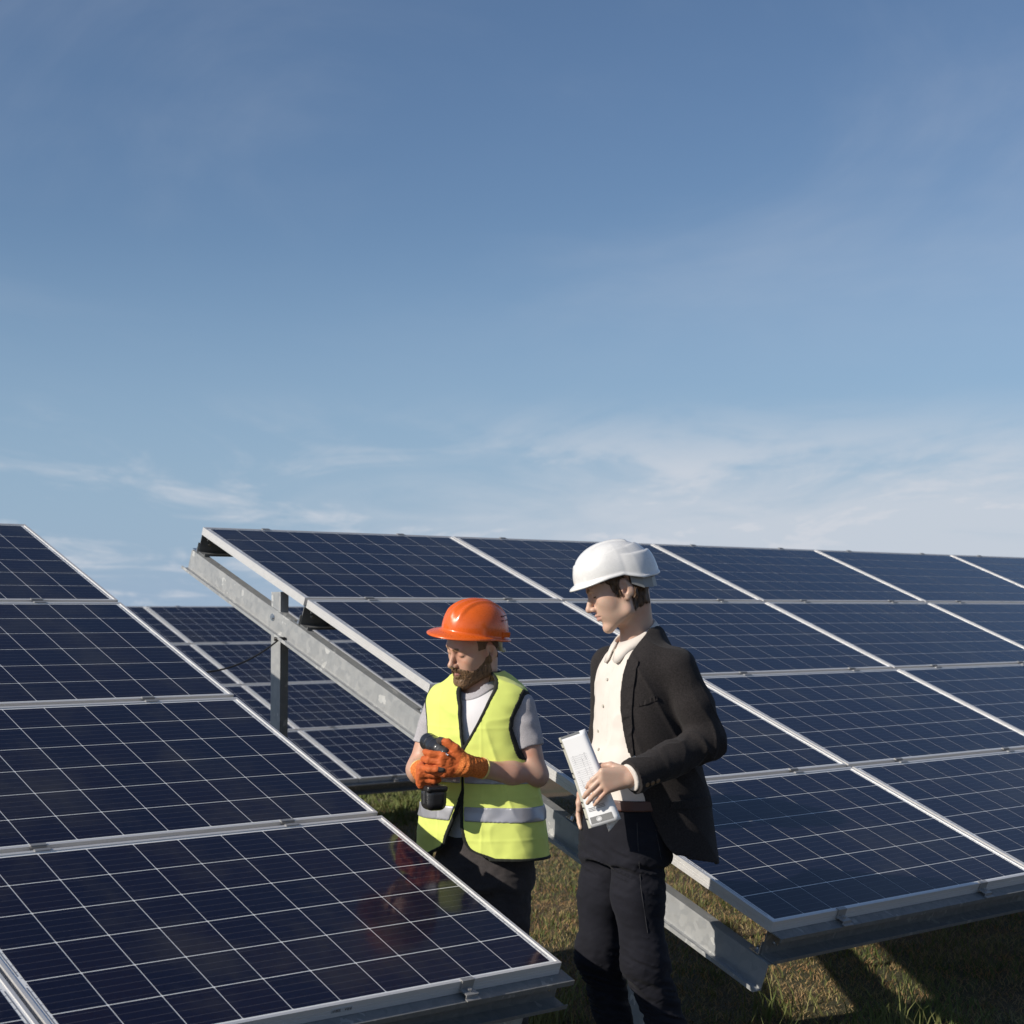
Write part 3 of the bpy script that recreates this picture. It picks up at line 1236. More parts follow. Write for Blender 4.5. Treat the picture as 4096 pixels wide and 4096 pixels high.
def helmet_mesh(name, mat, lf, lb, w, h, brim, ridges, rim, thick=0.0035, peak=0.012):
    """hard hat shell in (f, l, u): dome with a rolled rim and a peak; brim(phi) its overhang, rim(phi) its height"""
    NA, NR = 144, 44
    vs = []
    rows = []
    for r in range(NR + 1):
        t = r / NR * math.pi / 2
        row = []
        for i in range(NA):
            ph = i / NA * 2 * math.pi
            c, s_ = math.cos(ph), math.sin(ph)
            a = lf if c > 0 else lb
            rr = 1 / math.sqrt((c / a) ** 2 + (s_ / w) ** 2)
            st = math.sin(t) ** 0.92
            f, l = rr * c * st, rr * s_ * st
            u = rim(ph) + (h - rim(ph)) * (math.cos(t) ** 0.86)
            du = ridges(f, l, t, ph)
            k = 1 + du / max(rr, .05)
            row.append((f * k, l * k, u + du * math.cos(t)))
        rows.append(row)
    for out, dz in ((0.35, -0.001), (0.8, -0.003), (1.0, -0.0065)):
        row = []
        for i in range(NA):
            ph = i / NA * 2 * math.pi
            f, l, u = rows[NR][i]
            nrm = math.hypot(f, l)
            e = brim(ph) * out
            row.append((f + f / nrm * e, l + l / nrm * e, u + dz - peak * out * max(0, math.cos(ph)) ** 2))
        rows.append(row)
    # lip and inside
    last = rows[-1]
    rows.append([(f * .995, l * .995, u - thick) for f, l, u in last])
    inner = []
    for row in (rows[NR + 1], rows[NR], rows[NR - 8], rows[NR - 18], rows[NR - 28], rows[6], rows[2]):
        rows.append([(f * .965, l * .965, u - thick - .001) for f, l, u in row])
    fs = []
    for row in rows:
        vs += row
    for r in range(len(rows) - 1):
        for i in range(NA):
            a, b = r * NA + i, r * NA + (i + 1) % NA
            fs.append((a, a + NA, b + NA, b))
    me = mesh_from(name, vs, fs, mat, True)
    import bmesh
    bm = bmesh.new()
    bm.from_mesh(me)
    bmesh.ops.remove_doubles(bm, verts=bm.verts, dist=1e-5)
    bmesh.ops.recalc_face_normals(bm, faces=bm.faces)
    bm.to_mesh(me)
    bm.free()
    return me


def head_matrix(h, off=(0, 0, 0), pitch=0.0):
    m = Matrix.Identity(4)
    A = h.A
    p = h.wld(off)
    for i in range(3):
        for j in range(3):
            m[i][j] = float(A[i, j] * h.s)
        m[i][3] = float(p[i])
    return m @ Matrix.Rotation(R(pitch), 4, 'Y')


def person_root(name, me, label):
    return tag(obj(name, me), label, 'person')


def zpx(y, Y):
    return float(at(966, y, Y)[2])


def rows_px(Y, rows):
    """rows: (y, x, forward, half width, half depth) measured on the photograph at distance Y"""
    out = []
    for (y, x, cf, a, b) in rows:
        p = at(x, y, Y)
        out.append((p[2], p[0], p[1], cf, a, b))
    return out


def table(Y, rows):
    """curve of angle against height from (y, angle) rows"""
    rr = sorted((zpx(y, Y), v) for y, v in rows)
    zs, vs = [r[0] for r in rr], [r[1] for r in rr]
    return lambda z: np.interp(z, zs, vs)


def shoe(P, ankle, F, g):
    F = np.asarray([F[0], F[1], 0], float)
    a = np.asarray(ankle, float)
    heel = np.array([a[0], a[1], g + .045]) - F * .03
    toe = np.array([a[0], a[1], g + .038]) + F * .15
    d = smin(cap(P, heel, toe, .043, .036), cap(P, a, heel, .05, .05), .03)
    return smax(d, g + .004 - P[:, 2], .006)


# ================================================================== worker in the vest
YW = 6.35
hw = Head(at(897, 1225, 6.31), 56, 19, -10, 1.06)
TW = Torso(30, rows_px(YW, [(1282, 906, .0, .060, .060), (1298, 906, 0, .072, .066), (1311, 905, 0, .125, .080), (1326, 904, 0, .168, .095),
                            (1345, 904, 0, .182, .110), (1400, 908, 0, .176, .118), (1480, 912, 0, .168, .114), (1560, 915, 0, .172, .118), (1650, 914, 0, .182, .122)]))
TV = Torso(30, rows_px(YW, [(1268, 908, -.01, .075, .074), (1278, 907, -.005, .120, .082), (1287, 906, 0, .166, .094), (1298, 905, 0, .196, .108), (1312, 904, 0, .212, .120), (1340, 904, 0, .212, .130), (1400, 907, 0, .208, .146),
                            (1450, 910, .012, .218, .146), (1500, 914, .022, .238, .148), (1560, 917, .030, .258, .154), (1640, 919, .034, .274, .160)]), 2.2)
wS, wE, wW = at(981, 1334, 6.27), at(1013, 1463, 6.235), at(905, 1450, 6.130)        # his left arm
xS, xE, xW = at(828, 1336, 6.43), at(790, 1452, 6.41), at(794, 1458, 6.195)           # his right arm
gW = ground_z(-.1, 6.35)
hipL, hipR = at(953, 1655, 6.31), at(874, 1655, 6.40)
knL, knR = np.array([hipL[0] + .01, 6.28, gW + .49]), np.array([hipR[0] + .01, 6.36, gW + .49])
anL, anR = np.array([hipL[0] + .02, 6.34, gW + .085]), np.array([hipR[0] - .02, 6.42, gW + .085])
neckW = TW.F * 0 + at(907, 1296, 6.36)

HL = hand_caps(at(886, 1445, 6.085), (-1, -.20, .10), (.12, -.10, 1), {'n': (0.05, 1, -.15), 'dev': -.12, 'f': [(20, 40, 25), (24, 44, 28), (28, 46, 28), (32, 46, 30)]},
               [(.022, .024, -.006), (.056, .056, -.006), (.084, .072, .006), (.108, .074, .020)], 1.06, .05, .0030)
HR = hand_caps(at(795, 1454, 6.195), (.10, -1, -.12), (.05, -.10, 1), {'n': (1, .1, 0), 'f': [(35, 30, 15), (72, 62, 35), (76, 66, 38), (78, 66, 38)]},
               [(.02, .022, .008), (.050, .048, .016), (.080, .050, .034), (.100, .046, .048)], 1.04, .05, .0028)


def f_arm_wl(P):
    return chain(P, [wS, wE, (wE + wW) / 2 + V3(.012, .006, -.006), wW, at(884, 1446, 6.09)], [.050, .0375, .0405, .029, .030], .03)


def f_arm_wr(P):
    return chain(P, [xS, xE, (xE + xW) / 2, xW], [.050, .042, .041, .030], .03)


def f_body_w(P):
    d = hw.skin(P, .0006)
    d = smin(d, cap(P, hw.wld((-.022, 0, -.045)), neckW, .056, .062), .03)
    d = smin(d, TW.sdf(P, -.014), .03)
    d = smin(d, f_arm_wl(P), .02)
    d = smin(d, f_arm_wr(P), .02)
    d = smin(d, hand_sdf(P, HL) + .004, .01)
    d = smin(d, hand_sdf(P, HR) + .004, .01)
    for h, k, a in ((hipL, knL, anL), (hipR, knR, anR)):
        d = smin(d, chain(P, [h, k, a], [.075, .05, .035]), .02)
    return d


def face_classes(hd, beard=False):
    def cl(C):
        q = hd.loc(C)
        m = q.copy()
        m[:, 1] = np.abs(m[:, 1])
        out = np.zeros(len(C), np.int32)
        lips = np.minimum(cap(m, (.103, 0, -.0468), (.088, .0225, -.0510), .0052, .0025), cap(m, (.100, 0, -.0592), (.087, .0200, -.0548), .0062, .003))
        out[lips < 0] = 1
        br = np.minimum(cap(m, (.096, .012, .0335), (.091, .030, .0385), .0052), cap(m, (.091, .030, .0385), (.078, .046, .034), .0048, .003))
        out[br < 0] = 2
        ey = np.minimum(cap(m, (.094, .020, .0118), (.0935, .033, .0098), .0024), cap(m, (.0935, .033, .0098), (.083, .0465, .0118), .0024))
        out[ey < 0] = 3
        return out
    return cl


me = sdf_mesh('person', f_body_w, (-.55, 5.85, gW), (.40, 6.62, 1.66), .003, [SKIN_A, LIP_A, BROW, LASH], face_classes(hw))
worker = person_root('person', me, 'bearded worker in orange hard hat and yellow vest holding a drill')

# beard and cropped hair
UT = lambda f: np.interp(f, [-.02, .0, .018, .045, .070, .082, .100], [.014, .004, -.026, -.040, -.047, -.038, -.034])


def f_beard(P):
    q = hw.loc(P)
    m = q.copy()
    m[:, 1] = np.abs(m[:, 1])
    t = .0012 + .0050 * np.clip((-.045 - m[:, 2]) / .05, 0, 1) + .0030 * np.clip((m[:, 0] - .05) / .05, 0, 1)
    d = hw.skin(P) - (t + .0016 * vnoise(P, 320, 3) + .0010 * vnoise(P, 110, 5)) * hw.s
    d = smax(d, (m[:, 2] - UT(m[:, 0]) + .002 * vnoise(P, 200, 8)) * hw.s, .004)
    d = np.maximum(d, (-.006 - m[:, 0]) * hw.s)
    d = np.maximum(d, (-.122 - m[:, 2]) * hw.s)
    d = np.maximum(d, -np.minimum(cap(m, (.109, 0, -.0495), (.092, .0225, -.0525), .0060, .0040), cap(m, (.106, 0, -.0590), (.090, .020, -.0555), .0078, .0040)) * hw.s)
    return np.maximum(d, (-.125 - .9 * (m[:, 0] - .05) - m[:, 2]) * .7 * hw.s)


b0 = hw.pos
me = sdf_mesh('beard', f_beard, b0 - .17, b0 + np.array([.15, .15, .06]), .0022, HAIR_BEARD, smooth=0)
beard = obj('beard', me, worker)
strands('beard_hair', me, 5200, .0095, .0010, (-.10, -.06, -1), HAIR_BEARD, beard, 5)


def f_hair_w(P):
    q = hw.loc(P)
    d = hw.skin(P) - (.0022 + .0008 * vnoise(P, 300, 2)) * hw.s
    reg = np.minimum(np.maximum(q[:, 0] - .034, .018 - q[:, 2]), np.maximum(q[:, 0] + .030, -.035 - q[:, 2]))
    d = np.maximum(d, reg * hw.s)
    ear = q.copy()
    ear[:, 1] = np.abs(ear[:, 1])
    d = np.maximum(d, -(ell(ear, (-.012, .084, .004), (.024, .016, .038))) * hw.s)
    return np.maximum(d, (q[:, 2] - .085) * hw.s)


obj('hair', sdf_mesh('hair', f_hair_w, b0 - .15, b0 + .15, .0025, HAIR_SIDE, smooth=0), worker)

ORANGE = plastic('orange_shell', (0.78, 0.13, 0.012), 0.25)


def ridges_o(f, l, t, ph):
    u = math.cos(t)
    e = 0.0
    for c0, w_ in ((0, .018), (-.042, .011), (.042, .011)):
        x = abs(l - c0 * (0.6 + .4 * math.sin(t)))
        if x < w_:
            e = max(e, .0052 * (0.5 + 0.5 * math.cos(math.pi * x / w_)) ** .6)
    return e * min(1, max(0, (0.98 - math.sin(t)) * 6)) * (1 if f > -.12 else 0)


def brim_o(ph):
    c = math.cos(ph)
    return .007 + (.048 * max(0, c) ** 0.9 if c > 0 else .005 * -c)


def rim_o(ph):
    c = math.cos(ph)
    return .052 + (.010 * max(0, c) - .012 * max(0, -c))


hat = obj('hard_hat', helmet_mesh('hard_hat', ORANGE, .131, .117, .106, .168, brim_o, ridges_o, rim_o), worker, head_matrix(hw, (0, 0, .008), -19))
mb_ = MB()
for s in (1, -1):                                     # accessory slots and vents on each side
    mb_.box((-.070, s * .0965 - .006, .052), (-.038, s * .0965 + .006, .070))
mb_.obj('side_slot', ORANGE, hat)
mv = MB()
for s in (1, -1):
    for (x, z) in ((-.066, .122), (-.044, .122), (-.070, .108), (-.040, .108)):
        ct_ = ((z - .050) / (.168 - .050)) ** (1 / .86)
        st_ = (1 - ct_ * ct_) ** .46
        y_ = .106 * math.sqrt(max(0, st_ * st_ - (x / .117) ** 2))
        mv.box((x - .006, s * y_ - .003, z - .0012), (x + .006, s * y_ + .003, z + .0012))
tag(mv.obj('vent', M('vent_dark', (.05, .008, .004), .6).m, hat), kind='stuff')
mh = MB()
for s in (1, -1):
    mh.tube([(-.040, s * .083, .060), (-.048, s * .081, .030), (-.056, s * .076, .004)], [.008, .0075, .006], 8)
mh.tube([(-.056, .076, .006), (-.085, .055, -.002), (-.108, .02, -.006), (-.108, -.02, -.006), (-.085, -.055, -.002), (-.056, -.076, .006)], .008, 8)
mh.obj('head_strap', M('strap_cream', (.50, .50, .42), .5).m, hat, smooth=True)

# T-shirt
SHIRT_W = fabric('white_cotton', (0.74, 0.72, 0.73), .06, .9, 700, .15, .1).m
SHIRT_G = fabric('grey_melange', (0.42, 0.40, 0.415), .12, .92, 800, .25, .15, .28).m


def folds(P, s, amp, seed, st=(1, 1, 1)):
    return amp * vnoise(P * V3(*st), s, seed)


def sleeve(P, S, E, t, r0, r1):
    e = S + (E - S) * t
    d = cap(P, S, e, r0, r1)
    ax = (E - S) / np.linalg.norm(E - S)
    return np.maximum(d, (P - e) @ ax.astype(f32))


def f_tee_body(P):
    return TW.sdf(P, .005) + folds(P, 16, .0035, 4, (1, 1, .6))


def f_tee(P):
    d = TW.sdf(P, .005, zlo=zpx(1584, YW)) + folds(P, 16, .0035, 4, (1, 1, .6))
    d = smin(d, sleeve(P, wS, wE, .60, .056, .0550) + folds(P, 22, .004, 5, (1, 1, 1.6)), .03)
    d = smin(d, sleeve(P, xS, xE, .60, .056, .0550) + folds(P, 22, .004, 6, (1, 1, 1.6)), .03)
    return np.maximum(d, -cap(P, hw.wld((-.02, 0, -.05)), neckW + V3(-.012, -.020, -.004), .066, .074))


col_n = lambda P: cap(P, hw.wld((-.02, 0, -.05)), neckW + V3(-.012, -.020, -.004), .066, .074)


def tee_cls(C):
    l, f, a, b = TW.coords(C)
    out = np.zeros(len(C), np.int32)
    out[np.minimum(cap(C, wS, wE, .066, .066), cap(C, xS, xE, .066, .066)) < 0] = 1
    return out


obj('t_shirt', sdf_mesh('t_shirt', f_tee, (-.52, 6.05, .76), (.34, 6.66, 1.50), .0042, [SHIRT_W, SHIRT_G], tee_cls), worker)

obj('shirt_collar', sdf_mesh('shirt_collar', lambda P: np.maximum(np.abs(f_tee_body(P)) - .0042, np.abs(col_n(P) - .008) - .0095), (-.30, 6.15, 1.24), (.16, 6.56, 1.50), .0027, SHIRT_G), worker)

# vest
VEST = fabric('vest_yellow', (0.71, 0.79, 0.19), .05, .75, 500, .12, .2).m
PIPE = fabric('vest_piping', (0.020, 0.022, 0.018), .2, .8).m
REFL = M('reflective_tape', (0.36, 0.36, 0.39), .42, .35)
REFL.bump(REFL.noise(500, 2), .15, .001)
REFL = REFL.m
def edge_table(T, pts, top, bot, y0, y1):
    """edge angle against height, taken where lines of sight meet the uncut garment"""
    r = []
    for x, y in pts:
        p = trace(lambda Q: T.sdf(Q), x, y, y0, y1)
        if p is not None:
            th, _ = T.theta(np.array([p], f32))
            r.append((p[2], float(th[0])))
    r.sort()
    r = [(r[0][0] - .02, bot)] + r + [(r[-1][0] + .03, top)]
    zz = np.linspace(r[0][0], r[-1][0], 150)
    vv = np.interp(zz, [q[0] for q in r], [q[1] for q in r])
    vv = np.convolve(np.pad(vv, 3, mode='edge'), np.ones(7) / 7, 'valid')
    fn = lambda z: np.interp(z, zz, vv)
    fn.slope = lambda z: np.interp(z, zz, np.gradient(vv, zz))
    return fn


thL = edge_table(TV, [(866, 1296), (867, 1332), (870, 1380), (873, 1414), (873, 1490), (862, 1524), (852, 1550), (842, 1575), (838, 1592), (830, 1602)], -6, -34, 5.9, 6.6)
thR = edge_table(TV, [(936, 1296), (927, 1315), (919, 1332), (902, 1366), (886, 1395), (873, 1416), (873, 1490), (870, 1530), (871, 1560), (876, 1586), (883, 1600), (892, 1609)], 50, 34, 5.9, 6.6)


def vest_d(P):
    hz = np.clip((1.25 - P[:, 2]) / .45, 0, 1)
    d = TV.sdf(P, 0, zlo=zpx(1640, YW))
    d = d + (.003 + .0075 * hz) * vnoise(P * V3(1, 1, .33), 11, 21) + .0022 * vnoise(P * V3(1, 1, 1.4), 26, 22)
    # pressed fold lines and soft drape creases
    l, f, a, b = TV.coords(P)
    for lc in (-.10, .085):
        d = d - .0016 * np.exp(-((l - lc) / .004) ** 2)
    for zc_ in (zpx(1500, YW), zpx(1575, YW), zpx(1370, YW)):
        d = d - .0014 * np.exp(-((P[:, 2] - zc_ - .15 * l * l) / .004) ** 2)
    rg = 1 - np.abs(vnoise(P * V3(1, 1, .6) + V3(.35, 0, 0) * P[:, 2:3], 9, 24))
    return d - .006 * (rg ** 6) * np.clip((P[:, 2] - .80) / .2, 0, 1)


def vest_cut(P):
    th, rad = TV.theta(P)
    z = P[:, 2]
    lo, hi = thL(z), thR(z)
    k = (math.pi / 180) * rad
    o = np.maximum((lo - th) * k / np.sqrt(1 + (k * thL.slope(z)) ** 2), (th - hi) * k / np.sqrt(1 + (k * thR.slope(z)) ** 2))
    return np.where(hi - lo < .6, np.abs(o) + .0005, o)


def limit_table():
    zs, ls = [], []
    for x, y in ((997, 1296), (990, 1308), (982, 1322), (972, 1340), (966.5, 1353), (963, 1373), (966, 1390), (974, 1412), (985, 1436)):
        p = trace(lambda Q: TV.sdf(Q), x, y, 5.9, 6.6)
        if p is None:
            continue
        l, f, a, b = TV.coords(np.array([p], f32))
        zs.append(p[2])
        ls.append(float(l[0]))
    o = np.argsort(zs)
    zs, ls = np.array(zs)[o], np.array(ls)[o]
    zs, ls = np.concatenate([[zs[0] - .016], zs]), np.concatenate([[ls[0] + .09], ls])
    zz = np.linspace(zs[0], zs[-1] + .03, 60)
    ll = np.convolve(np.pad(np.interp(zz, zs, ls), 3, mode='edge'), np.ones(7) / 7, 'valid')
    return zz, ll, np.gradient(ll, zz)


LIM = limit_table()


def arm_cut(P):
    l, f, a, b = TV.coords(P)
    lim, g = np.interp(P[:, 2], LIM[0], LIM[1]), np.interp(P[:, 2], LIM[0], LIM[2])
    z0 = LIM[0][0]
    d = (lim - np.abs(l)) / np.sqrt(1 + g * g)
    return np.where(P[:, 2] < z0, np.maximum(d, (z0 - P[:, 2])), d)


def neck_cut(P):
    return cap(P, hw.wld((-.02, 0, -.05)), neckW + V3(0, .0, -.01), .062, .092)


def hem_z(P):
    return P[:, 2] - zpx(1606, YW)


def f_vest(P):
    d = vest_d(P)
    sh = np.maximum(d, -(d + .008))
    c = np.minimum(np.minimum(vest_cut(P), arm_cut(P)), np.minimum(neck_cut(P), hem_z(P)))
    return np.maximum(sh, -c)


def f_pipe(P):
    d = vest_d(P)
    sh = np.abs(d + .0035) - .0062
    vc, ac, nc, hc = vest_cut(P), arm_cut(P), neck_cut(P), hem_z(P)
    e = np.minimum(np.minimum(np.abs(vc), np.abs(ac)), np.minimum(np.abs(nc), np.abs(hc + .001) - .001)) - .0042
    ins = np.minimum(np.minimum(vc, ac), np.minimum(nc, hc))
    return np.maximum(np.maximum(sh, e), -ins - .0065)


vlo, vhi = (-.60, 5.98, zpx(1650, YW)), (.40, 6.68, zpx(1270, YW))
vest = obj('safety_vest', sdf_mesh('safety_vest', f_vest, vlo, vhi, .0036, VEST), worker)
obj('piping', sdf_mesh('piping', f_pipe, vlo, vhi, .0032, PIPE), vest)


def band(zc, hh):
    def fn(P):
        d = vest_d(P) - .0045
        s = np.maximum(d, -(d + .010))
        s = np.maximum(s, np.abs(P[:, 2] - zc - .05 * (P[:, 0] + .1) * 0) - hh)
        return np.maximum(s, -np.minimum(vest_cut(P) - .006, arm_cut(P) - .005))
    return fn


for yy in (1455, 1524):
    zc = zpx(yy, YW) - .004
    obj('reflective_band', sdf_mesh('reflective_band', band(zc, .026), (vlo[0], vlo[1], zc - .04), (vhi[0], vhi[1], zc + .04), .0036, REFL), vest)

# gloves
GLOVE = fabric('glove_latex', (0.55, 0.125, 0.034), .12, .55, 300, .3, .05).m
GKNIT = M('glove_knit', (0.72, 0.19, 0.03), .85)
kn_ = GKNIT.noise(260, 2, .5)
GKNIT.base(GKNIT.ramp(kn_, .35, .65, (.50, .11, .018), (.78, .24, .05)))
GKNIT.bump(kn_, .7, .003)
GKNIT = GKNIT.m
GTIP = fabric('glove_tip_grey', (0.055, 0.045, 0.040), .2, .6).m
GEDGE = M('cuff_yellow', (.75, .62, .22), .8).m


def glove(H, wrist, back, tips):
    wrist, back = np.asarray(wrist, float), np.asarray(back, float)
    ax = (back - wrist) / np.linalg.norm(back - wrist)
    end = wrist + ax * .062

    def fn(P):
        d = hand_sdf(P, H, .008)
        c = cap(P, wrist - ax * .012, end, .0345, .0370) - .0012 * np.sin((P - wrist) @ ax.astype(f32) * 420)
        d = smin(d, c, .014)
        d = d + .0016 * vnoise(P, 70, 40) + .0012 * vnoise(P * V3(1, 1, 2), 150, 41)
        return np.maximum(d, (P - end) @ ax.astype(f32))

    def cls(C):
        out = np.zeros(len(C), np.int32)
        out[((C - wrist) @ ax.astype(f32)) > -.052] = 1
        for t in tips:
            out[np.linalg.norm(C - np.asarray(t, f32), axis=1) < .019] = 2
        return out
    lo = np.min([wrist, end] + [s[1] for f in H[1] for s in f] + [H[2][-1][1]], 0) - .05
    hi = np.max([wrist, end] + [s[1] for f in H[1] for s in f] + [H[2][-1][1]], 0) + .05
    o = obj('work_glove', sdf_mesh('work_glove', fn, lo, hi, .0025, [GLOVE, GKNIT, GTIP], cls), worker)
    x = np.cross(ax, (0, 0, 1.0))
    x /= np.linalg.norm(x)
    y = np.cross(ax, x)
    ring = [end + (x * math.cos(k / 20 * 2 * math.pi) + y * math.sin(k / 20 * 2 * math.pi)) * .0355 for k in range(21)]
    MB().tube(ring, .0042, 8, cap=False).obj('cuff_edge', GEDGE, o, smooth=True)


glove(HL, at(886, 1445, 6.085), wW + (wE - wW) * .25, [H_ for H_ in (HL[2][-1][1],)])
glove(HR, at(795, 1454, 6.195), xE, [HR[1][0][2][1], HR[2][-1][1]])

# jeans and shoes
DENIM = fabric('washed_denim', (0.060, 0.053, 0.054), .35, .9, 650, .3, .15, .25).m
SHOE = M('worn_boot', (.05, .035, .025), .6).m


def f_jeans(P):
    d = TW.sdf(P, .010, zhi=zpx(1572, YW), zlo=zpx(1670, YW))
    c = (np.asarray(hipL) + hipR) / 2
    d = smin(d, ell(P, c + np.array([0, 0, .02]), (.185, .14, .13)), .03)
    for h, k, a in ((hipL, knL, anL), (hipR, knR, anR)):
        d = smin(d, chain(P, [h, k, a - np.array([0, 0, .03])], [.100, .075, .066], .04), .02)
    kz = np.exp(-((P[:, 2] - (gW + .49)) / .12) ** 2)
    d = d + (.003 + .006 * kz) * vnoise(P * V3(1, 1, 2.2), 20, 51) + .0025 * vnoise(P * V3(1, 1, 2), 45, 52)
    return np.maximum(d, gW + .05 - P[:, 2])


obj('jeans', sdf_mesh('jeans', f_jeans, (-.48, 6.05, gW), (.34, 6.65, 1.0), .0048, DENIM), worker)
for a in (anL, anR):
    obj('boot', sdf_mesh('boot', lambda P: shoe(P, a, TW.F, gW), a - np.array([.25, .25, .15]), a + np.array([.25, .25, .15]), .006, SHOE), worker)
# thin neck cord
cp_ = []
for i in range(13):
    t = i / 12
    p = trace(f_body_w, 927 - 9 * t ** 1.4 + 1.5 * math.sin(t * 3), 1262 + 36 * t, 6.0, 6.6)
    if p is not None:
        cp_.append(p)
if len(cp_) > 2:
    MB().tube(cp_, .0016, 6).obj('neck_cord', M('cord_dark', (.04, .025, .02), .7).m, worker)

# ------------------------------------------------------------------ cordless drill
drill = empty('cordless_drill', Matrix.Translation(at(817, 1530, 6.115)))
tag(drill, 'black cordless drill gripped in the orange gloves', 'drill')
Di = drill.matrix_world.inverted() if False else Matrix.Translation(-Vector(at(817, 1530, 6.115)))
DR_B = plastic('drill_black', (.018, .018, .020), .32)
DR_G = plastic('drill_rubber', (.035, .035, .038), .6)
DR_M = M('chuck_steel', (.45, .45, .46), .25, 1.0).m
m0, m1, m2, m3 = at(809, 1400, 6.20), at(829, 1413, 6.11), at(839, 1420, 6.065), at(843, 1423, 6.05)
hb0, hb1 = at(819, 1414, 6.135), at(816, 1484, 6.130)
f_mot = lambda P: smin(cap(P, m0, m1, .0335, .0300), cap(P, hb0, hb1, .0215, .0195), .02)
dlo, dhi = np.minimum(m0, hb1) - .09, np.maximum(m0, m3) + .08


def dpart(name, fn, mat, lo=dlo, hi=dhi, h=.0025):
    o = obj(name, sdf_mesh(name, fn, lo, hi, h, mat), drill)
    o.matrix_parent_inverse = Di
    return o


bc = at(818, 1506, 6.120)
ca, sa = math.cos(.4), math.sin(.4)
RB = np.array([[ca, -sa, 0], [sa, ca, 0], [0, 0, 1]])
dpart('drill_body', lambda P: np.minimum(f_mot(P), np.maximum(cap(P, m0, m1, .0352, .0317), np.abs(np.abs((P - m0) @ ((m1 - m0) / np.linalg.norm(m1 - m0)).astype(f32) - .05) - .02) - .0025)), DR_B)
dpart('chuck', lambda P: np.minimum(cap(P, m1, m2, .0235, .019), cap(P, m1 + (m2 - m1) * .2, m1 + (m2 - m1) * .35, .0255)), DR_G)
dpart('drill_bit', lambda P: smin(cap(P, m2, m3, .0105, .006), cap(P, m3, m3 + (m3 - m2) * .6, .0045), .004), DR_M, np.minimum(m2, m3) - .03, np.maximum(m2, m3) + .03, .002)
battery = dpart('battery_pack', lambda P: np.minimum(rbox(P, bc, (.039, .046, .042), .026, RB), rbox(P, bc + V3(0, 0, .036), (.0395, .0475, .012), .010, RB)), DR_B, bc - .09, bc + .09)
for s in (-1, 1):
    dpart('battery_clip', lambda P: rbox(P, bc + RB @ np.array([s * .0390, -.012, .005]), (.004, .008, .024), .003, RB), DR_G, bc - .09, bc + .09)


# ================================================================== man in the blazer
YM = 5.75
hm = Head(at(1169, 1113, 5.70), 87, 23, -2, 1.08)
TM = Torso(62, rows_px(YM, [(1190, 1200, 0, .046, .046), (1214, 1199, 0, .056, .056), (1233, 1201, 0, .115, .078), (1254, 1203, 0, .170, .100), (1290, 1205, 0, .178, .116),
                            (1340, 1204, .0, .175, .120), (1400, 1200, .0, .165, .118), (1460, 1194, 0, .155, .114), (1510, 1187, 0, .158, .116), (1560, 1181, 0, .172, .122), (1660, 1178, 0, .178, .122)]))
TJ = Torso(76, rows_px(YM, [(1184, 1210, -.006, .072, .050), (1197, 1210, -.006, .098, .060), (1209, 1209, -.004, .138, .078), (1224, 1208, 0, .176, .100), (1247, 1208, 0, .197, .128), (1290, 1209, -.004, .202, .148),
                            (1340, 1209, -.010, .200, .158), (1400, 1208, -.028, .196, .160), (1460, 1206, -.052, .192, .160), (1510, 1204, -.080, .192, .158), (1560, 1204, -.098, .194, .156), (1650, 1206, -.115, .198, .155)]), 2.2)
S1, E1, W1 = at(1276, 1262, 5.60), at(1330, 1402, 5.565), at(1192, 1466, 5.425)          # his left arm
S2, E2, W2 = at(1152, 1256, 5.90), at(1146, 1390, 5.96), at(1115, 1466, 5.80)            # his right arm
gM = ground_z(.42, 5.75)
hp1, hp2 = at(1206, 1575, 5.68), at(1154, 1575, 5.82)
kn1, kn2 = at(1217, 1816, 5.62), at(1129, 1800, 5.74)
an1, an2 = at(1292, 2030, 5.66), at(1186, 2040, 5.80)
neckM = at(1200, 1212, 5.75)
H1 = hand_caps(at(1190, 1465, 5.422), (-1, -.14, -.13), (-.45, -.10, 1), {'n': (.05, 1, -.1), 'dev': -.78, 'f': [(24, 34, 14), (20, 30, 12), (18, 28, 12), (16, 26, 12)]},
               [(.022, .022, .012), (.055, .040, .034), (.086, .040, .046), (.108, .034, .050)], 0.97, .05)
H2 = hand_caps(W2, (-.16, .0, -1), (-.75, -.5, .1), {'n': (.6, -.7, .1), 'f': [(12, 18, 10), (14, 22, 12), (16, 24, 12), (18, 26, 12)]},
               [(.022, .022, .008), (.060, .044, .014), (.092, .046, .018), (.114, .044, .020)], 0.98, .03)


def f_body_m(P):
    d = hm.skin(P, .0012)
    d = smin(d, cap(P, hm.wld((-.020, 0, -.050)), neckM, .047, .050), .025)
    d = smin(d, cap(P, hm.wld((-.045, 0, -.03)), neckM + V3(.016, .006, .01), .043, .048), .02)
    d = smin(d, TM.sdf(P, -.016, zlo=zpx(1575, YM)), .03)
    for (s, e, w) in ((S1, E1, W1), (S2, E2, W2)):
        d = smin(d, chain(P, [s, e, (e + w) / 2, w], [.048, .040, .040, .0285], .03), .02)
    d = smin(d, hand_sdf(P, H1), .012)
    d = smin(d, hand_sdf(P, H2), .012)
    for h, k, a in ((hp1, kn1, an1), (hp2, kn2, an2)):
        d = smin(d, chain(P, [h, k, a], [.07, .05, .035]), .02)
    return d


me = sdf_mesh('person', f_body_m, (.10, 5.28, max(gM, .02)), (.86, 6.14, 1.86), .003, [SKIN_B, LIP_B, BROW, LASH], face_classes(hm))
manager = person_root('person', me, 'man in dark blazer and white hard hat holding papers')


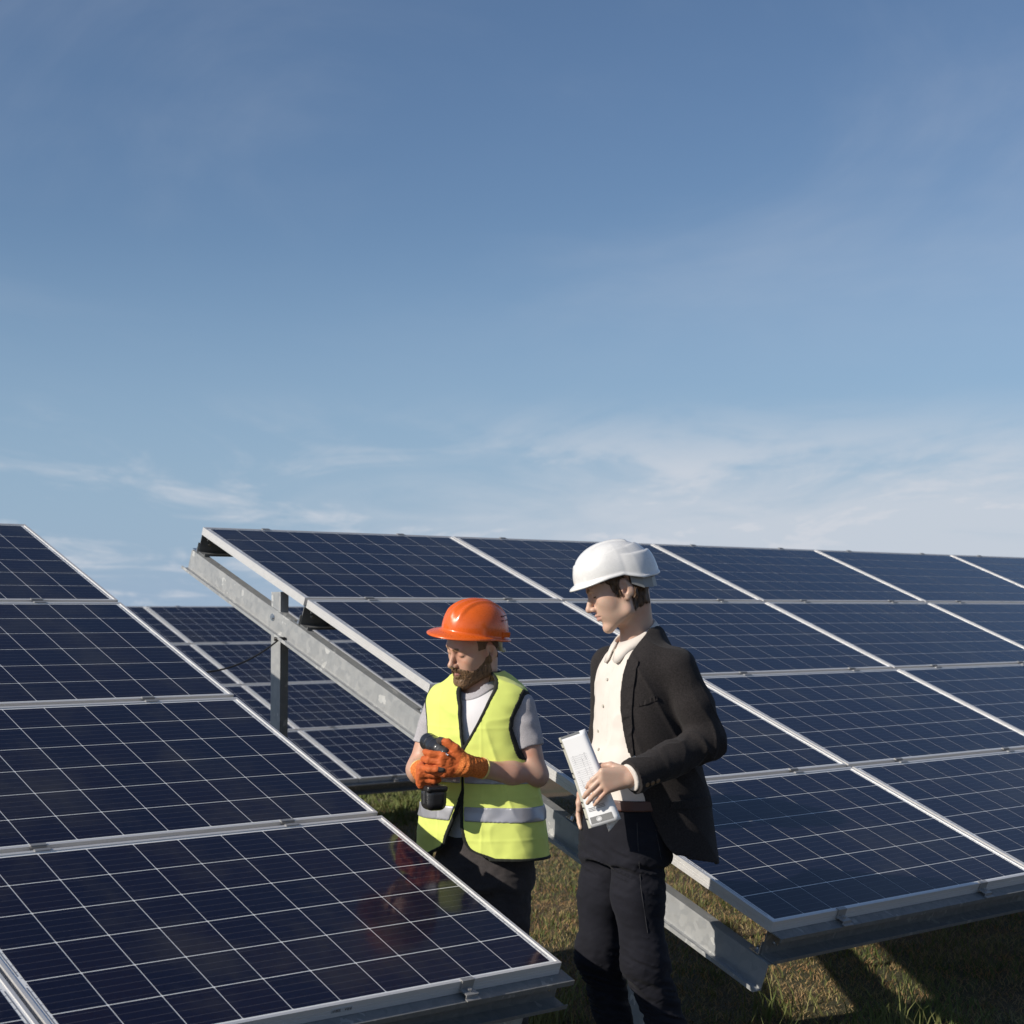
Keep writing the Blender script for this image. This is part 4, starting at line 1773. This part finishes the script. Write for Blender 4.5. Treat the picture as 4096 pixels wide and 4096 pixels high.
def f_hair_m(P):
    q = hm.loc(P)
    th = .0040 + .0110 * np.clip((-.03 - q[:, 0]) / .04, 0, 1)
    d = smin(hm.skin(P), cap(P, hm.wld((-.020, 0, -.050)), neckM, .047, .050), .025)
    d = d - (th + .0022 * vnoise(P * V3(1, 1, .5), 150, 61) + .0018 * vnoise(P * V3(1, 1, .4), 60, 62)) * hm.s
    burn = np.maximum(np.maximum(q[:, 0] - .036 + .35 * (.035 - q[:, 2]) + .006 * vnoise(P, 90, 67), -.014 - q[:, 2] + .011 * vnoise(P, 75, 63)), -.02 - q[:, 0])
    top = np.maximum(q[:, 0] - .055, .045 - q[:, 2])
    nape = np.maximum(q[:, 0] + .024 + .18 * (q[:, 2] + .02), -.069 - q[:, 2] + .008 * vnoise(P, 90, 64))
    d = np.maximum(d, np.minimum(np.minimum(burn, top), nape) * hm.s)
    e = q.copy()
    e[:, 1] = np.abs(e[:, 1])
    d = np.maximum(d, -ell(e, (-.014, .085, .002), (.022, .016, .036)) * hm.s)
    return np.maximum(d, (q[:, 2] - .10) * hm.s)


c0 = hm.pos
me = sdf_mesh('hair', f_hair_m, c0 - .16, c0 + .16, .0024, HAIR_DARK, smooth=0)
hair_m = obj('hair', me, manager)
strands('loose_hair', me, 4200, .016, .0011, (.12, 0, -1), HAIR_DARK, hair_m, 9, lambda c: c[:, 2] < c0[2] + .035)

WHITE = plastic('white_shell', (0.80, 0.785, 0.76), 0.28)


def ridges_w(f, l, t, ph):
    s_ = math.sin(t)
    e = .0035 * (1 - min(1, max(0, (abs(l) - .020) / .006))) * min(1, max(0, (0.95 - s_) * 8)) if f > -.06 else 0.0
    # raised band sweeping back along each side
    band_ = .74 + .12 * math.cos(ph)
    if s_ > band_:
        e += .0042 * min(1, (s_ - band_) * 40)
    if math.cos(ph) < -.25:
        b2 = .86
        if s_ > b2:
            e += .009 * min(1, (s_ - b2) * 45) * min(1, (-.25 - math.cos(ph)) * 3)
    return e


def brim_w(ph):
    c = math.cos(ph)
    return .003 + .016 * max(0, c) ** 1.5


def rim_w(ph):
    c, a = math.cos(ph), abs(math.degrees(math.atan2(math.sin(ph), math.cos(ph))))
    return float(np.interp(a, [0, 40, 75, 100, 128, 155, 180], [.044, .045, .050, .050, .026, .022, .026]))


hat2 = obj('hard_hat', helmet_mesh('hard_hat', WHITE, .124, .125, .099, .151, brim_w, ridges_w, rim_w, peak=.007), manager, head_matrix(hm, (.004, 0, .006), -8))
GREYP = M('harness_grey', (.30, .30, .29), .5).m
for s in (1, -1):
    mh = MB()
    pts_ = [(-.036, s * .091, .022), (-.072, s * .083, .002), (-.104, s * .054, -.004), (-.120, s * .015, -.006)]
    for i in range(3):
        a_, b_ = Vector(pts_[i]), Vector(pts_[i + 1])
        nrm = Vector((b_.y - a_.y, -(b_.x - a_.x), 0)).normalized() * (.0025 * s)
        mh.add([a_ + Vector((0, 0, -.014)), b_ + Vector((0, 0, -.017)), b_ + Vector((0, 0, .016)), a_ + Vector((0, 0, .014)),
                a_ + Vector((0, 0, -.014)) - nrm, b_ + Vector((0, 0, -.017)) - nrm, b_ + Vector((0, 0, .016)) - nrm, a_ + Vector((0, 0, .014)) - nrm],
               [(0, 1, 2, 3), (7, 6, 5, 4), (0, 4, 5, 1), (1, 5, 6, 2), (2, 6, 7, 3), (3, 7, 4, 0)])
    mh.obj('head_harness', GREYP, hat2)

# shirt
SHIRT_C = fabric('cream_shirt', (0.72, 0.655, 0.59), .04, .85, 800, .12, .1).m


def f_shirt(P):
    d = TM.sdf(P, .006, zlo=zpx(1530, YM))
    bl = np.exp(-((P[:, 2] - zpx(1445, YM)) / .05) ** 2)
    l, f, a, b = TM.coords(P)
    d = d - .022 * bl * np.clip(f / .1, 0, 1) + (.0025 + .004 * bl) * vnoise(P * V3(1, 1, 1.8), 20, 71) + .002 * vnoise(P * V3(1.6, 1.6, .5), 24, 72)
    d = d - .004 * (1 - np.abs(vnoise(P * V3(1, 1, .7) + V3(.5, .2, 0) * P[:, 2:3], 10, 75))) ** 6
    # placket: a narrow raised strip down the front
    d = d - .0022 * (np.abs(l + .004) < .017) * (f > 0)
    d = np.maximum(d, -cap(P, hm.wld((-.02, 0, -.05)), neckM + V3(-.012, -.008, .012), .066, .070))
    cuff = sleeve(P, E1, W1 + (W1 - E1) * .05, .985, .05, .045)
    d = np.minimum(d, np.maximum(cuff, -((P - (E1 + (W1 - E1) * .80)) @ ((W1 - E1) / np.linalg.norm(W1 - E1)).astype(f32))))
    return d


shirt = obj('shirt', sdf_mesh('shirt', f_shirt, (.10, 5.36, .96), (.80, 6.10, 1.68), .0038, SHIRT_C), manager)


# shirt collar: a band round the neck with its leaves folded down to two points in front
def collar_mesh():
    ct, cb = at(1199, 1192, 5.745), at(1196, 1208, 5.745)
    vs, fs = [], []
    nn = 60
    A0, A1 = 7, 353
    for i in range(nn + 1):
        th = R(A0 + (A1 - A0) * i / nn)
        rad = TM.F * math.cos(th) + TM.L * math.sin(th)
        fr = math.cos(th)
        pt = np.exp(-((min(math.degrees(th), 360 - math.degrees(th)) - 20) / 17) ** 2)
        top = ct + rad * (.0630 + .003 * fr) + np.array([0, 0, -.040 * fr + .002])
        fold = top + rad * .006 + np.array([0, 0, .003])
        drop = .034 + .034 * pt
        low = top + rad * (.026 + .016 * pt) + np.array([0, 0, -drop])
        mid_ = (fold + low) / 2 + rad * .003
        inn = top + rad * .001 + np.array([0, 0, -.030])
        for p in (inn, top, fold, mid_, low, low - rad * .004 + np.array([0, 0, -.0005]), mid_ - rad * .0055):
            vs.append(p)
    for i in range(nn):
        for k in range(7):
            a, b = i * 7 + k, i * 7 + (k + 1) % 7
            fs.append((a, b, b + 7, a + 7))
    fs += [tuple(range(7)), tuple(range(nn * 7 + 6, nn * 7 - 1, -1))]
    return MB().add(vs, fs)


collar_mesh().obj('collar', SHIRT_C, shirt, smooth=True)
BUTTON = M('shirt_button', (.55, .52, .45), .4).m


def button(fn, x, y, r, mat, parent, y0, y1):
    p = trace(fn, x, y, y0, y1)
    if p is None:
        return
    nn = normal(fn, p)
    MB().tube([p - nn * .002, p + nn * .0035], r, 12).obj('button', mat, parent)


for x, y in ((1146, 1282), (1138, 1332), (1129, 1379), (1130, 1414)):
    button(f_shirt, x, y, .0052, BUTTON, shirt, 5.4, 5.9)

# blazer
BLAZER = fabric('charcoal_wool', (0.0275, 0.0240, 0.0238), .18, .95, 620, .4, .06, .5).m
tf_ = table(YM, [(1190, -70), (1225, -38), (1260, -29), (1400, -28), (1500, -32), (1600, -60), (1660, -80)])
tn_ = edge_table(TJ, [(1223, 1185), (1205, 1210), (1188, 1236), (1175, 1270), (1170, 1305), (1171, 1345), (1177, 1390), (1189, 1436), (1200, 1480), (1213, 1510), (1230, 1540), (1244, 1575), (1258, 1598), (1270, 1612), (1290, 1624)], 95, 150, 5.3, 6.1)


def bl_d(P):
    d = TJ.sdf(P, 0, zlo=zpx(1650, YM))
    rg = (1 - np.abs(vnoise(P * V3(1, 1, .5) + V3(.6, .3, 0) * P[:, 2:3], 8, 84))) ** 6
    d = d + .0035 * vnoise(P * V3(1, 1, .5), 9, 81) - .006 * rg
    return d


def sleeves(P):
    cr = np.exp(-((P - E1) ** 2).sum(1) / .010)
    a1 = (W1 - E1) / np.linalg.norm(W1 - E1)
    wend = W1 + a1 * .004
    s1 = chain(P, [S1, S1 + (E1 - S1) * .5 + V3(.012, 0, 0), E1 + V3(.008, .004, .004), E1 + (W1 - E1) * .5, wend], [.067, .061, .056, .053, .057], .03)
    # sharp ring folds gathered at the elbow, long soft ones above
    tt = (P - E1) @ a1.astype(f32)
    cr = np.exp(-((P - E1) ** 2).sum(1) / .020)
    ph = tt * 62 + 2.2 * vnoise(P, 13, 83) + 9 * P[:, 2]
    ring = (1 - np.abs(np.sin(ph))) ** 2
    lg = (1 - np.abs(vnoise(P * V3(1, 1, .45) + V3(.5, .2, 0) * P[:, 2:3], 15, 86))) ** 5
    s1 = s1 - (.0075 * cr * ring + .0050 * lg) + .003 * vnoise(P, 12, 85)
    s1 = np.maximum(s1, (P - wend) @ a1.astype(f32))
    a2 = (W2 - E2) / np.linalg.norm(W2 - E2)
    s2 = chain(P, [S2, E2, W2 - a2 * .02], [.070, .060, .05], .03)
    s2 = np.maximum(s2, (P - (W2 - a2 * .02)) @ a2.astype(f32))
    return s1, s2


def bl_cut(P):
    th, rad = TJ.theta(P)
    z = P[:, 2]
    return np.maximum(tf_(z) - th, th - tn_(z)) * (math.pi / 180) * rad


def f_blazer(P):
    d = bl_d(P)
    c = bl_cut(P)
    nk = cap(P, hm.wld((-.02, 0, -.05)), neckM, .072, .078)
    hem = P[:, 2] - (zpx(1622, YM) - .018 * np.exp(-((P[:, 0] - .607) / .055) ** 2))
    body = np.maximum(np.maximum(d, -(d + .013)), -np.minimum(np.minimum(c, nk), hem))
    s1, s2 = sleeves(P)
    d = smin(body, s1, np.interp(P[:, 2], [1.40, 1.49], [.014, .045]).astype(f32))
    return np.minimum(d, s2)


blazer = obj('blazer', sdf_mesh('blazer', f_blazer, (.06, 5.30, zpx(1655, YM)), (.98, 6.16, 1.64), .0040, BLAZER), manager)


def strip_px(name, left, right, fn, thick, mat, parent, y0, y1, nn=26, lift=0.0):
    A = [trace(fn, *q, y0, y1) for q in resample(left, nn)]
    B = [trace(fn, *q, y0, y1) for q in resample(right, nn)]
    k = [i for i in range(nn) if A[i] is not None and B[i] is not None and np.linalg.norm(A[i] - B[i]) < .16]
    if len(k) > 2:
        return ribbon(name, [A[i] for i in k], [B[i] for i in k], fn, thick, mat, parent, lift)


# lapel, collar and pocket flaps laid on the cloth
strip_px('lapel', [(1187, 1238), (1178, 1280), (1176, 1320), (1178, 1360), (1184, 1400), (1192, 1428)],
         [(1206, 1240), (1202, 1262), (1196, 1300), (1193, 1340), (1193, 1380), (1197, 1425)], f_blazer, .006, BLAZER, blazer, 5.35, 5.95)
strip_px('lapel', [(1218, 1183), (1206, 1203), (1196, 1222), (1190, 1233)],
         [(1238, 1193), (1227, 1210), (1216, 1224), (1205, 1236)], f_blazer, .007, BLAZER, blazer, 5.35, 5.95, 14, .004)
strip_px('pocket_flap', [(1268, 1512), (1300, 1509), (1338, 1502)], [(1264, 1527), (1302, 1526), (1342, 1520)], f_blazer, .005, BLAZER, blazer, 5.3, 5.95, 16)
strip_px('breast_pocket', [(1203, 1326), (1220, 1320), (1238, 1313)], [(1205, 1333), (1222, 1328), (1240, 1321)], f_blazer, .003, BLAZER, blazer, 5.3, 5.95, 12)
HORN = M('horn_button', (.20, .13, .08), .3).m
for x, y in ((1221, 1480), (1231, 1477), (1241, 1473)):
    button(f_blazer, x, y, .0078, HORN, blazer, 5.2, 5.8)

# trousers, belt, shoes
TROUS = fabric('black_twill', (0.0125, 0.0125, 0.0175), .2, .85, 700, .25, .04).m
BELT = M('brown_leather', (.085, .032, .022), .45).m


def f_trous(P):
    d = TM.sdf(P, .012, zhi=zpx(1512, YM), zlo=zpx(1622, YM))
    l1 = chain(P, [hp1, at(1204, 1690, 5.645), kn1, an1], [.100, .080, .069, .056], .05)
    l2 = chain(P, [hp2, at(1139, 1690, 5.78), kn2, an2], [.096, .080, .069, .056], .05)
    d = smin(d, smin(l1, l2, .006), .022)
    kz = np.exp(-((P[:, 2] - (gM + .44)) / .16) ** 2)
    hz = np.exp(-((P[:, 2] - .84) / .09) ** 2)
    w1 = np.abs(vnoise(P * V3(.55, .55, 2.6) + V3(0, 0, .9) * P[:, :1], 24, 91))
    w2 = np.abs(vnoise(P * V3(.8, .8, 2.2) - V3(0, 0, 1.1) * P[:, :1], 40, 93))
    d = d + (.0022 + .013 * kz + .009 * hz) * (w1 - .3) + (.0008 + .0025 * kz + .0015 * hz) * (w2 - .3) + .003 * vnoise(P, 12, 92)
    return np.maximum(d, gM + .055 - P[:, 2])


trous = obj('trousers', sdf_mesh('trousers', f_trous, (.05, 5.40, max(gM, .0)), (.86, 6.06, 1.10), .0042, TROUS), manager)


def f_belt(P):
    d = TM.sdf(P, .018)
    zb = zpx(1511, YM)
    return np.maximum(np.maximum(d, -(d + .012)), np.abs(P[:, 2] - zb) - .017)


obj('belt', sdf_mesh('belt', f_belt, (.15, 5.45, .98), (.66, 6.05, 1.12), .0036, BELT), manager)
for xs_ in ([(1202, 1552), (1204, 1600), (1210, 1680), (1222, 1760)], [(1237, 1565), (1242, 1590), (1248, 1622)]):
    pts_ = [trace(f_trous, *q, 5.3, 5.95) for q in resample(xs_, 20)]
    pts_ = [p for p in pts_ if p is not None]
    if len(pts_) > 2:
        MB().tube(pts_, .0016, 5).obj('seam', M('seam_thread', (.024, .023, .027), .8).m, trous)
for a in (an1, an2):
    obj('shoe', sdf_mesh('shoe', lambda P: shoe(P, a, TM.F, gM), a - np.array([.28, .25, .15]), a + np.array([.25, .25, .15]), .006, M('black_shoe', (.015, .013, .012), .35).m), manager)

# ------------------------------------------------------------------ papers in his hand
PA = {k: at(*v) for k, v in {'tl': (1056, 1392, 5.500), 'tr': (1099, 1377, 5.435), 'br': (1167, 1547, 5.425), 'bl': (1115, 1562, 5.490)}.items()}
wv = PA['tr'] - PA['tl']
lv = PA['bl'] - PA['tl']
WW = np.linalg.norm((PA['br'] - PA['bl'] + wv) / 2)
nP = np.cross(lv, wv)
nP /= np.linalg.norm(nP)
if nP[1] > 0:
    nP = -nP


def page(s, t):
    """s 0..1 across the visible face then 1..2 round the fold and back; t 0..1 down"""
    a, b = PA['tl'] + (PA['bl'] - PA['tl']) * t, PA['tr'] + (PA['br'] - PA['tr']) * t
    e = (b - a) / np.linalg.norm(b - a)
    w = np.linalg.norm(b - a)
    r = .010
    sag = .006 * math.sin(math.pi * min(t, 1)) + .004 * (1 - t)
    if s <= 1:
        return a + e * (w - r) * s - nP * sag * (1 - s) + nP * .004 * math.sin(s * 2.6)
    q = (s - 1) * 2
    if q <= 1:
        an = q * math.pi
        return a + e * (w - r) + e * r * math.sin(an) - nP * r * (1 - math.cos(an)) + nP * .004 * math.sin(2.6) * (1 - q)
    return a + e * ((w - r) * (1 - (q - 1) * .55)) - nP * (2 * r) + (lv / np.linalg.norm(lv)) * .03 * (q - 1)


PAPER = M('paper_white', (.82, .82, .83), .6)
PAPER.p.inputs['Coat Weight'].default_value = .25
PAPER = PAPER.m
pv, pf = [], []
ss = list(np.linspace(0, 1, 14)) + list(np.linspace(1.06, 1.5, 8)) + list(np.linspace(1.6, 2.0, 5))
nt = 20
for s in ss:
    for j in range(nt):
        pv.append(page(s, j / (nt - 1)))
for i in range(len(ss) - 1):
    for j in range(nt - 1):
        a = i * nt + j
        pf.append((a, a + 1, a + nt + 1, a + nt))
me = mesh_from('folded_papers', pv, pf, PAPER, True)
papers = obj('folded_papers', me)
tag(papers, 'folded white printed papers held by the man in the blazer', 'papers')
mod = papers.modifiers.new('thickness', 'SOLIDIFY')
mod.thickness = .0016
mod.offset = 0


def onpage(name, s0, s1, t0, t1, mat, parent=papers, lift=.0016, seg=6):
    vs, fs = [], []
    for i in range(seg + 1):
        s = s0 + (s1 - s0) * i / seg
        for t in (t0, t1):
            vs.append(page(s, t) + nP * lift)
    for i in range(seg):
        fs.append((2 * i, 2 * i + 1, 2 * i + 3, 2 * i + 2))
    return vs, fs


INK = M('ink_grey', (.30, .30, .33), .6).m
INKD = M('ink_dark', (.16, .16, .17), .6).m
ln_ = MB()
for k in range(20):
    t = .24 + k * .021 + (.01 if k > 6 else 0)
    ln_.add(*onpage('', .12, .94, t, t + .0016, None))
tag(ln_.obj('printed_rule', INK, papers), kind='stuff')
tx = MB()
for k in range(20):
    t = .228 + k * .021 + (.01 if k > 6 else 0)
    for c_ in (.26, .62, .80):
        if rng.uniform() < .8:
            w_ = rng.uniform(.02, .07)
            tx.add(*onpage('', c_, c_ + w_ * .7, t + .001, t + .006, None, seg=1))
for t in (.80, .815, .83):
    tx.add(*onpage('', .14, .45, t, t + .006, None, seg=3))
    tx.add(*onpage('', .52, .86, t - .015, t - .009, None, seg=3))
tag(tx.obj('printed_figures', INKD, papers), kind='stuff')
MB().add(*onpage('', .09, .99, .895, .965, None, lift=.0018)).obj('printed_band', M('band_grey', (.22, .22, .22), .6).m, papers)
em, ef = [], []
for k in range(20):
    an = k / 20 * 2 * math.pi
    em.append(page(.46 + .115 * math.cos(an), .93 + .026 * math.sin(an)) + nP * .0024)
MB().add(em, [tuple(range(20))]).obj('emblem', M('emblem_white', (.75, .75, .75), .6).m, papers)
er_ = MB()
ring_ = [page(.46 + .085 * math.cos(k / 20 * 2 * math.pi), .93 + .019 * math.sin(k / 20 * 2 * math.pi)) + nP * .0027 for k in range(21)]
er_.tube(ring_, .0006, 5, cap=False)
er_.obj('emblem_ring', M('ring_grey', (.35, .35, .35), .6).m, papers)
# clear sleeve margin with punched holes down the open edge
mv_, mf_ = [], []
for j in range(nt):
    t = -.01 + 1.02 * j / (nt - 1)
    e0 = page(0, min(max(t, 0), 1))
    ww = (page(.2, min(max(t, 0), 1)) - e0)
    ww /= np.linalg.norm(ww)
    mv_ += [e0 - ww * .011 - nP * .001, e0 + ww * .002 + nP * .0012]
for j in range(nt - 1):
    mf_.append((2 * j, 2 * j + 2, 2 * j + 3, 2 * j + 1))
sl = obj('plastic_sleeve', mesh_from('plastic_sleeve', mv_, mf_, M('sleeve_film', (.55, .53, .45), .25).m), papers)
smod = sl.modifiers.new('thickness', 'SOLIDIFY')
smod.thickness = .0022
for t in (.06, .12, .40, .46, .72, .78, .90):
    p = page(0, t) - (page(.2, t) - page(0, t)) / np.linalg.norm(page(.2, t) - page(0, t)) * .005 + nP * .0022
    MB().tube([p, p + nP * .0006], .0028, 10).obj('punched_hole', M('hole_dark', (.02, .02, .02), .8).m, sl)
# brochure folded behind the top edge
tb = MB()
tb.add(*onpage('', .02, .97, .0, .022, None, lift=.0022))
tb.obj('printed_header', M('header_grey', (.20, .21, .22), .5).m, papers)
vis = lambda x, y, cl: (rng.uniform(0, 1, len(x)) < np.clip(0.50 + 0.45 * cl, 0.06, 1)) & (rng.uniform(0, 1, len(x)) < np.clip(9 / y, .25, 1))
dry = lambda x, y, cl: (rng.uniform(0, 1, len(x)) < np.clip(0.60 - 0.35 * cl, 0.10, 1)) & (rng.uniform(0, 1, len(x)) < np.clip(9 / y, .25, 1))
scatter_blades('green_grass', 46000, (-3.4, 4.6, 4.9, 20), .02, .060, .0045, MAT_BLADE_G, 'short green grass growing around the racks', vis)
scatter_blades('dry_grass', 120000, (-3.4, 4.6, 4.9, 20), .012, .040, .0042, MAT_BLADE_D, 'dry brown grass lying between the green tufts', dry)
far = lambda x, y, cl: (x < -.02 * y) & (rng.uniform(0, 1, len(x)) < .6 + .3 * cl)
scatter_blades('far_grass', 26000, (-5.5, 0, 17, 34), .03, .10, .014, MAT_BLADE_G, 'grass beyond the far array, seen under its lower rail', far)


def tufts(x, y, cl):
    d = np.full(len(x), 9.0)
    for tx, ty, tr in ((1.62, 7.0, .30), (1.42, 6.75, .22), (.95, 6.3, .25), (.62, 6.1, .15), (1.25, 6.2, .2), (.10, 7.4, .22), (.52, 8.0, .25), (1.15, 7.4, .2), (-.05, 6.75, .12)):
        d = np.minimum(d, np.hypot(x - tx, (y - ty) * .8) / tr)
    return rng.uniform(0, 1, len(x)) < np.clip(1.15 - d, 0, 1)


scatter_blades('tall_grass', 1700, (-.3, 2.2, 5.9, 8.6), .07, .20, .006, MAT_BLADE_G, 'taller green grass tufts below the right array', tufts)
